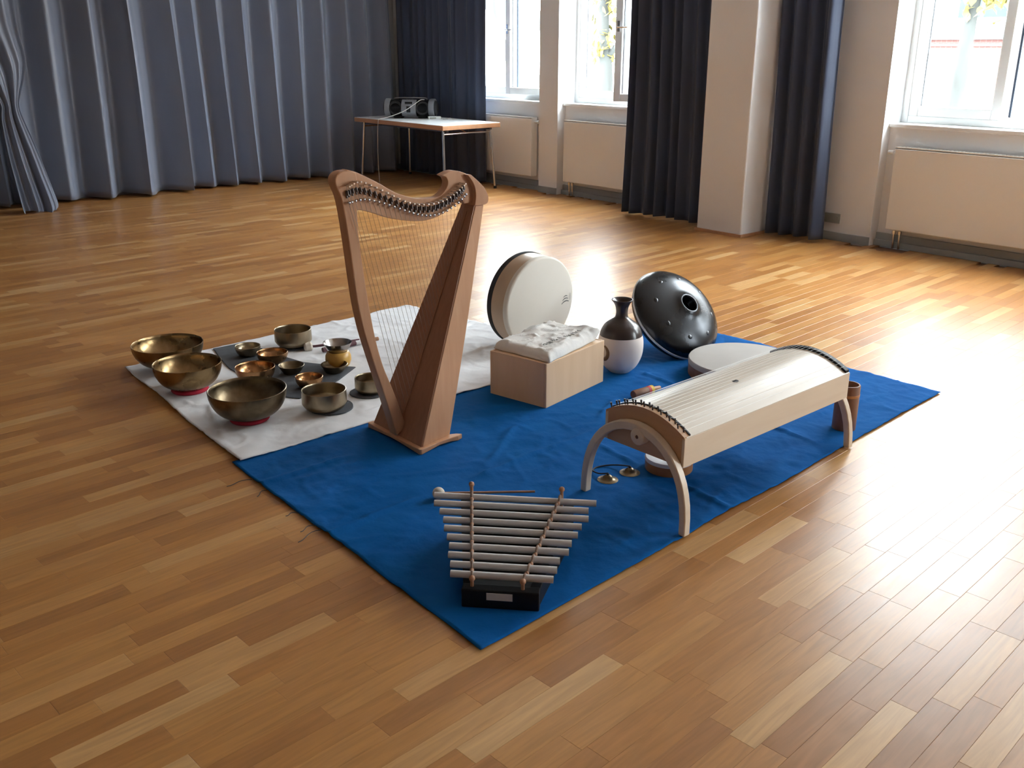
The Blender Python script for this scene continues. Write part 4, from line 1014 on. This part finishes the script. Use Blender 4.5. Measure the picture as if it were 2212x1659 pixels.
# ------------------------------------------------------------------ tubular metallophone
def metallophone():
    ANG = radians(-46.8)
    r = empty('tube_metallophone', (1.69, 2.01, ZU), ANG); tag(r, 'trapezoid chime of ten aluminium tubes on a black stand at the blue cloth front corner', 'metallophone')
    # local: x along tubes, +y away from viewer
    lens = [0.531, 0.500, 0.476, 0.437, 0.417, 0.384, 0.364, 0.336, 0.317, 0.302]
    xo = [-0.004, -0.012, 0.002, 0.002, 0.002, 0.002, 0.006, -0.004, 0.000, 0.0]
    for k in range(10):
        y = 0.187 - 0.0416 * k; z = 0.152 - 0.065 * k / 9; R1 = 0.0108
        l = lens[k] / 2; m = MB(); n = 20; vs = []; fs = []
        for (x, q) in ((-l, R1 - 0.0015), (-l, R1), (l, R1), (l, R1 - 0.0015)):
            vs += [(x, q * cos(2 * pi * i / n), q * sin(2 * pi * i / n)) for i in range(n)]
        for a in range(4):
            b = (a + 1) % 4
            for i in range(n): fs.append((a * n + i, a * n + (i + 1) % n, b * n + (i + 1) % n, b * n + i))
        m.v = vs; m.f = fs
        m.build('tube', M_ALU, r, angle=40, loc=(xo[k], y, z))
    # two ropes running across the tubes, converging to the front
    def line(a, b, t): return tuple(p + (q - p) * t for p, q in zip(a, b))
    rails = [((-0.150, 0.215, 0.160), (-0.085, -0.204, 0.078)), ((0.148, 0.210, 0.160), (0.064, -0.206, 0.078))]
    for a, b in rails:
        pts = []
        for k in range(81):
            t = k / 80; p = line(a, b, t)
            pts.append((p[0], p[1], p[2] + 0.006 + 0.011 * cos(2 * pi * ((0.187 - p[1]) / 0.0416))))
        m = MB().tube(pts, 0.0042, 8)
        rp = m.build('rope', M_ROPE, r)
        for k in range(9):
            y = 0.187 - 0.0208 - 0.0416 * k; t = (y - a[1]) / (b[1] - a[1]); p = line(a, b, t)
            MB().sphere((p[0], p[1], p[2] + 0.004), 0.0068, 10, 8).build('bead', M_STICK, rp)
        # pegs carrying the rope at both ends
        for q, zz in ((a, 0.185), (b, 0.085)):
            MB().tube([(q[0], q[1], 0.03), (q[0], q[1], zz - 0.006)], 0.0055, 10).sphere((q[0], q[1], zz), 0.0095, 12, 8).build('peg', M_STICK, r)
    # black trapezoid stand
    def side(s):
        a = (s * 0.172, 0.225); b = (s * 0.098, -0.189)
        d = 0.016
        return [(a[0] - d, a[1], 0.0), (a[0] + d, a[1], 0.0), (b[0] + d, b[1], 0.0), (b[0] - d, b[1], 0.0)], [(a[0] - d, a[1], 0.125), (a[0] + d, a[1], 0.125), (b[0] + d, b[1], 0.055), (b[0] - d, b[1], 0.055)]
    for s in (-1, 1):
        bt, tp = side(s); MB().hexa(bt, tp).build('side_rail', M_BLACK, r, smooth=False, bevel=0.003)
    MB().hexa([(-0.154, 0.205, 0), (-0.154, 0.225, 0), (0.154, 0.225, 0), (0.154, 0.205, 0)], [(-0.154, 0.205, 0.12), (-0.154, 0.225, 0.12), (0.154, 0.225, 0.12), (0.154, 0.205, 0.12)]).build('back_rail', M_BLACK, r, smooth=False, bevel=0.003)
    MB().box((-0.114, -0.226, 0.0), (0.114, -0.189, 0.060)).build('front_rail', M_BLACK, r, smooth=False, bevel=0.004)
    MB().hexa([(-0.150, 0.205, 0.010), (0.150, 0.205, 0.010), (0.088, -0.192, 0.010), (-0.088, -0.192, 0.010)], [(-0.150, 0.205, 0.020), (0.150, 0.205, 0.020), (0.088, -0.192, 0.020), (-0.088, -0.192, 0.020)]).build('bottom_board', M_BLACK, r, smooth=False)
    lb = MB().box((-0.040, -0.2275, 0.030), (0.036, -0.2255, 0.053)).build('name_label', M_LABEL, r, smooth=False)
metallophone()
# ball mallet behind it
d0 = Vector((1.815, 2.555, ZU + 0.0228)); d1 = Vector((2.09, 2.34, ZU + 0.0228))
r = empty('ball_mallet', tuple(d0)); tag(r, 'beater with a white ball head and thin wooden stick behind the metal tubes', 'mallet')
MB().tube([(0, 0, 0), tuple(d1 - d0)], [0.005, 0.0042], 10).build('stick', M_STICK, r)
MB().sphere((0, 0, 0), 0.0225, 24, 14).build('ball_head', M_CREAM, r)

# ------------------------------------------------------------------ table in the corner
r = empty('folding_table', (6.735, 9.55, 0)); tag(r, 'white folding table with beech edge and chrome legs in the corner', 'table')
TX, TY = 0.405, 0.910
MB().box((-TX + 0.004, -TY + 0.004, 0.737), (TX - 0.004, TY - 0.004, 0.7405)).build('laminate_top', M_LAMIN, r, smooth=False)
MB().box((-TX, -TY, 0.690), (TX, TY, 0.737)).build('beech_edge', M_BEECH, r, smooth=False, bevel=0.003)
for sx in (-1, 1):
    for sy in (-1, 1):
        lg = MB().tube([(sx * (TX - 0.075), sy * (TY - 0.10), 0.69), (sx * (TX - 0.045), sy * (TY - 0.045), 0.012)], 0.014, 14).build('leg', M_METAL, r)
        MB().tube([(sx * (TX - 0.0455), sy * (TY - 0.046), 0.03), (sx * (TX - 0.045), sy * (TY - 0.045), 0.0)], 0.018, 12).build('foot_cap', M_RUBBER, lg)
for sy in (-1, 1):
    yb = sy * (TY - 0.095)
    MB().tube([(-TX + 0.073, yb, 0.64), (TX - 0.073, yb, 0.64)], 0.010, 10).build('cross_bar', M_METAL, r)
    MB().tube([(0.0, yb, 0.64), (0.05, yb - sy * 0.28, 0.688)], 0.007, 8).build('folding_strut', M_METAL, r)
for s in (-1, 1): MB().box((s * (TX - 0.10) - 0.015, -TY + 0.05, 0.665), (s * (TX - 0.10) + 0.015, TY - 0.05, 0.690)).build('underframe_rail', M_DARKMETAL, r, smooth=False)

# boombox
def boombox():
    r = empty('boombox', (6.765, 9.87, 0.7405), radians(-50)); tag(r, 'tubular silver and black boombox on the white table', 'boombox')
    Rr = 0.105; HL = 0.36; zc = 0.118
    def ring(x0, x1, r0, r1, name, mtl, parent=r, n=40):
        M = Matrix.Translation((0, 0, zc)) @ Matrix.Rotation(radians(90), 4, 'Y')
        return MB().lathe([(r0 - 0.02, x0), (r0, x0), (r1, x1), (r1 - 0.02, x1), (r0 - 0.02, x0)], n, M).build(name, mtl, parent, angle=40)
    ring(-0.25, 0.25, 0.098, 0.098, 'body', M_BLACK)
    for s in (-1, 1):
        M = Matrix.Translation((0, 0, zc)) @ Matrix.Rotation(radians(90 * s), 4, 'Y')
        MB().lathe([(0.098, 0.235), (Rr, 0.240), (Rr + 0.004, 0.262), (Rr + 0.003, 0.300), (Rr - 0.006, 0.306), (0.088, 0.300)], 40, M).build('end_ring', M_SILVER, r, angle=40)
        MB().lathe([(0.088, 0.300), (0.080, 0.318), (0.050, 0.330), (0.03, 0.322), (0, 0.322)], 40, M).build('end_woofer', M_RUBBER, r, angle=40)
        Ms = frame_to((0, -1, 0.1), (s * 0.165, -0.078, zc))
        MB().lathe([(0.082, -0.02), (0.082, 0.018), (0.076, 0.026), (0.064, 0.024), (0.056, 0.008), (0.02, -0.006), (0.0, 0.0)], 36, Ms).build('speaker', M_RUBBER, r, angle=40)
    a = [radians(q) for q in range(150, 281, 10)]
    poly = [(cos(q) * 0.108, zc + sin(q) * 0.108) for q in [radians(180 + k) for k in range(-62, 63, 6)]]
    pan = [(-cos(radians(k)) * 0.112, zc + sin(radians(k)) * 0.112) for k in range(-58, 63, 6)]
    poly = pan + [(-cos(radians(k)) * 0.094, zc + sin(radians(k)) * 0.094) for k in range(60, -60, -6)]
    MB().prism(poly, -0.088, 0.088, 'x').build('control_panel', M_SILVER, r, angle=40)
    MB().box((-0.024, -0.117, zc - 0.045), (0.024, -0.110, zc + 0.025)).build('tape_door', M_DISP, r, smooth=False, bevel=0.002)
    MB().box((-0.045, -0.102, zc + 0.048), (0.045, -0.090, zc + 0.076)).build('display', M_DISP, r, smooth=False, bevel=0.002)
    for k in range(4): MB().box((-0.042 + 0.023 * k, -0.062, zc + 0.096), (-0.026 + 0.023 * k, -0.040, zc + 0.104)).build('button', M_SILVER, r, smooth=False, bevel=0.001)
    MB().tube(catmull([(-0.20, 0.01, zc + 0.09), (-0.19, 0.0, zc + 0.112), (-0.1, 0.0, zc + 0.116), (0.1, 0.0, zc + 0.116), (0.19, 0.0, zc + 0.112), (0.20, 0.01, zc + 0.09)], 5), 0.008, 10).build('carry_handle', M_SILVER, r)
    for s in (-1, 1): MB().box((s * 0.15 - 0.05, -0.05, 0.0), (s * 0.15 + 0.05, 0.05, 0.03)).build('foot', M_RUBBER, r, smooth=False, bevel=0.004)
boombox()
pts = [(6.86, 9.72, 0.955), (6.79, 9.70, 0.955), (6.70, 9.70, 0.91), (6.58, 9.76, 0.83), (6.42, 9.86, 0.765), (6.335, 9.90, 0.748), (6.318, 9.91, 0.70), (6.312, 9.925, 0.5), (6.315, 9.94, 0.25), (6.325, 9.945, 0.04), (6.33, 9.95, 0.006)]
o = MB().tube(catmull([(p[0] - 6.33, p[1] - 9.95, p[2]) for p in pts], 5), 0.0042, 8).build('power_cable', M_CABLE, loc=(6.33, 9.95, 0))
tag(o, 'thin white cable running from the boombox over the table edge to the floor', 'cable')
def gadget(x, y, rz, sx, sy, sz, label, two):
    r = empty('power_adapter' if two else 'paper_pad', (x, y, 0.7405), rz); tag(r, label, 'adapter' if two else 'notepad')
    MB().box((-sx, -sy, 0), (sx, sy, sz)).build('casing' if two else 'pad_block', M_FRAME, r, smooth=False, bevel=0.004)
    MB().box((-sx * 0.8, -sy * 1.02, sz * 0.2), (sx * 0.2, -sy * 0.99, sz * 0.8)).build('side_strip', M_SOCK, r, smooth=False)
gadget(6.885, 9.56, radians(-30), 0.075, 0.045, 0.030, 'small white box on the table in front of the boombox', True)
gadget(6.985, 9.46, radians(-30), 0.060, 0.05, 0.012, 'thin white pad lying beside the small white box on the table', False)
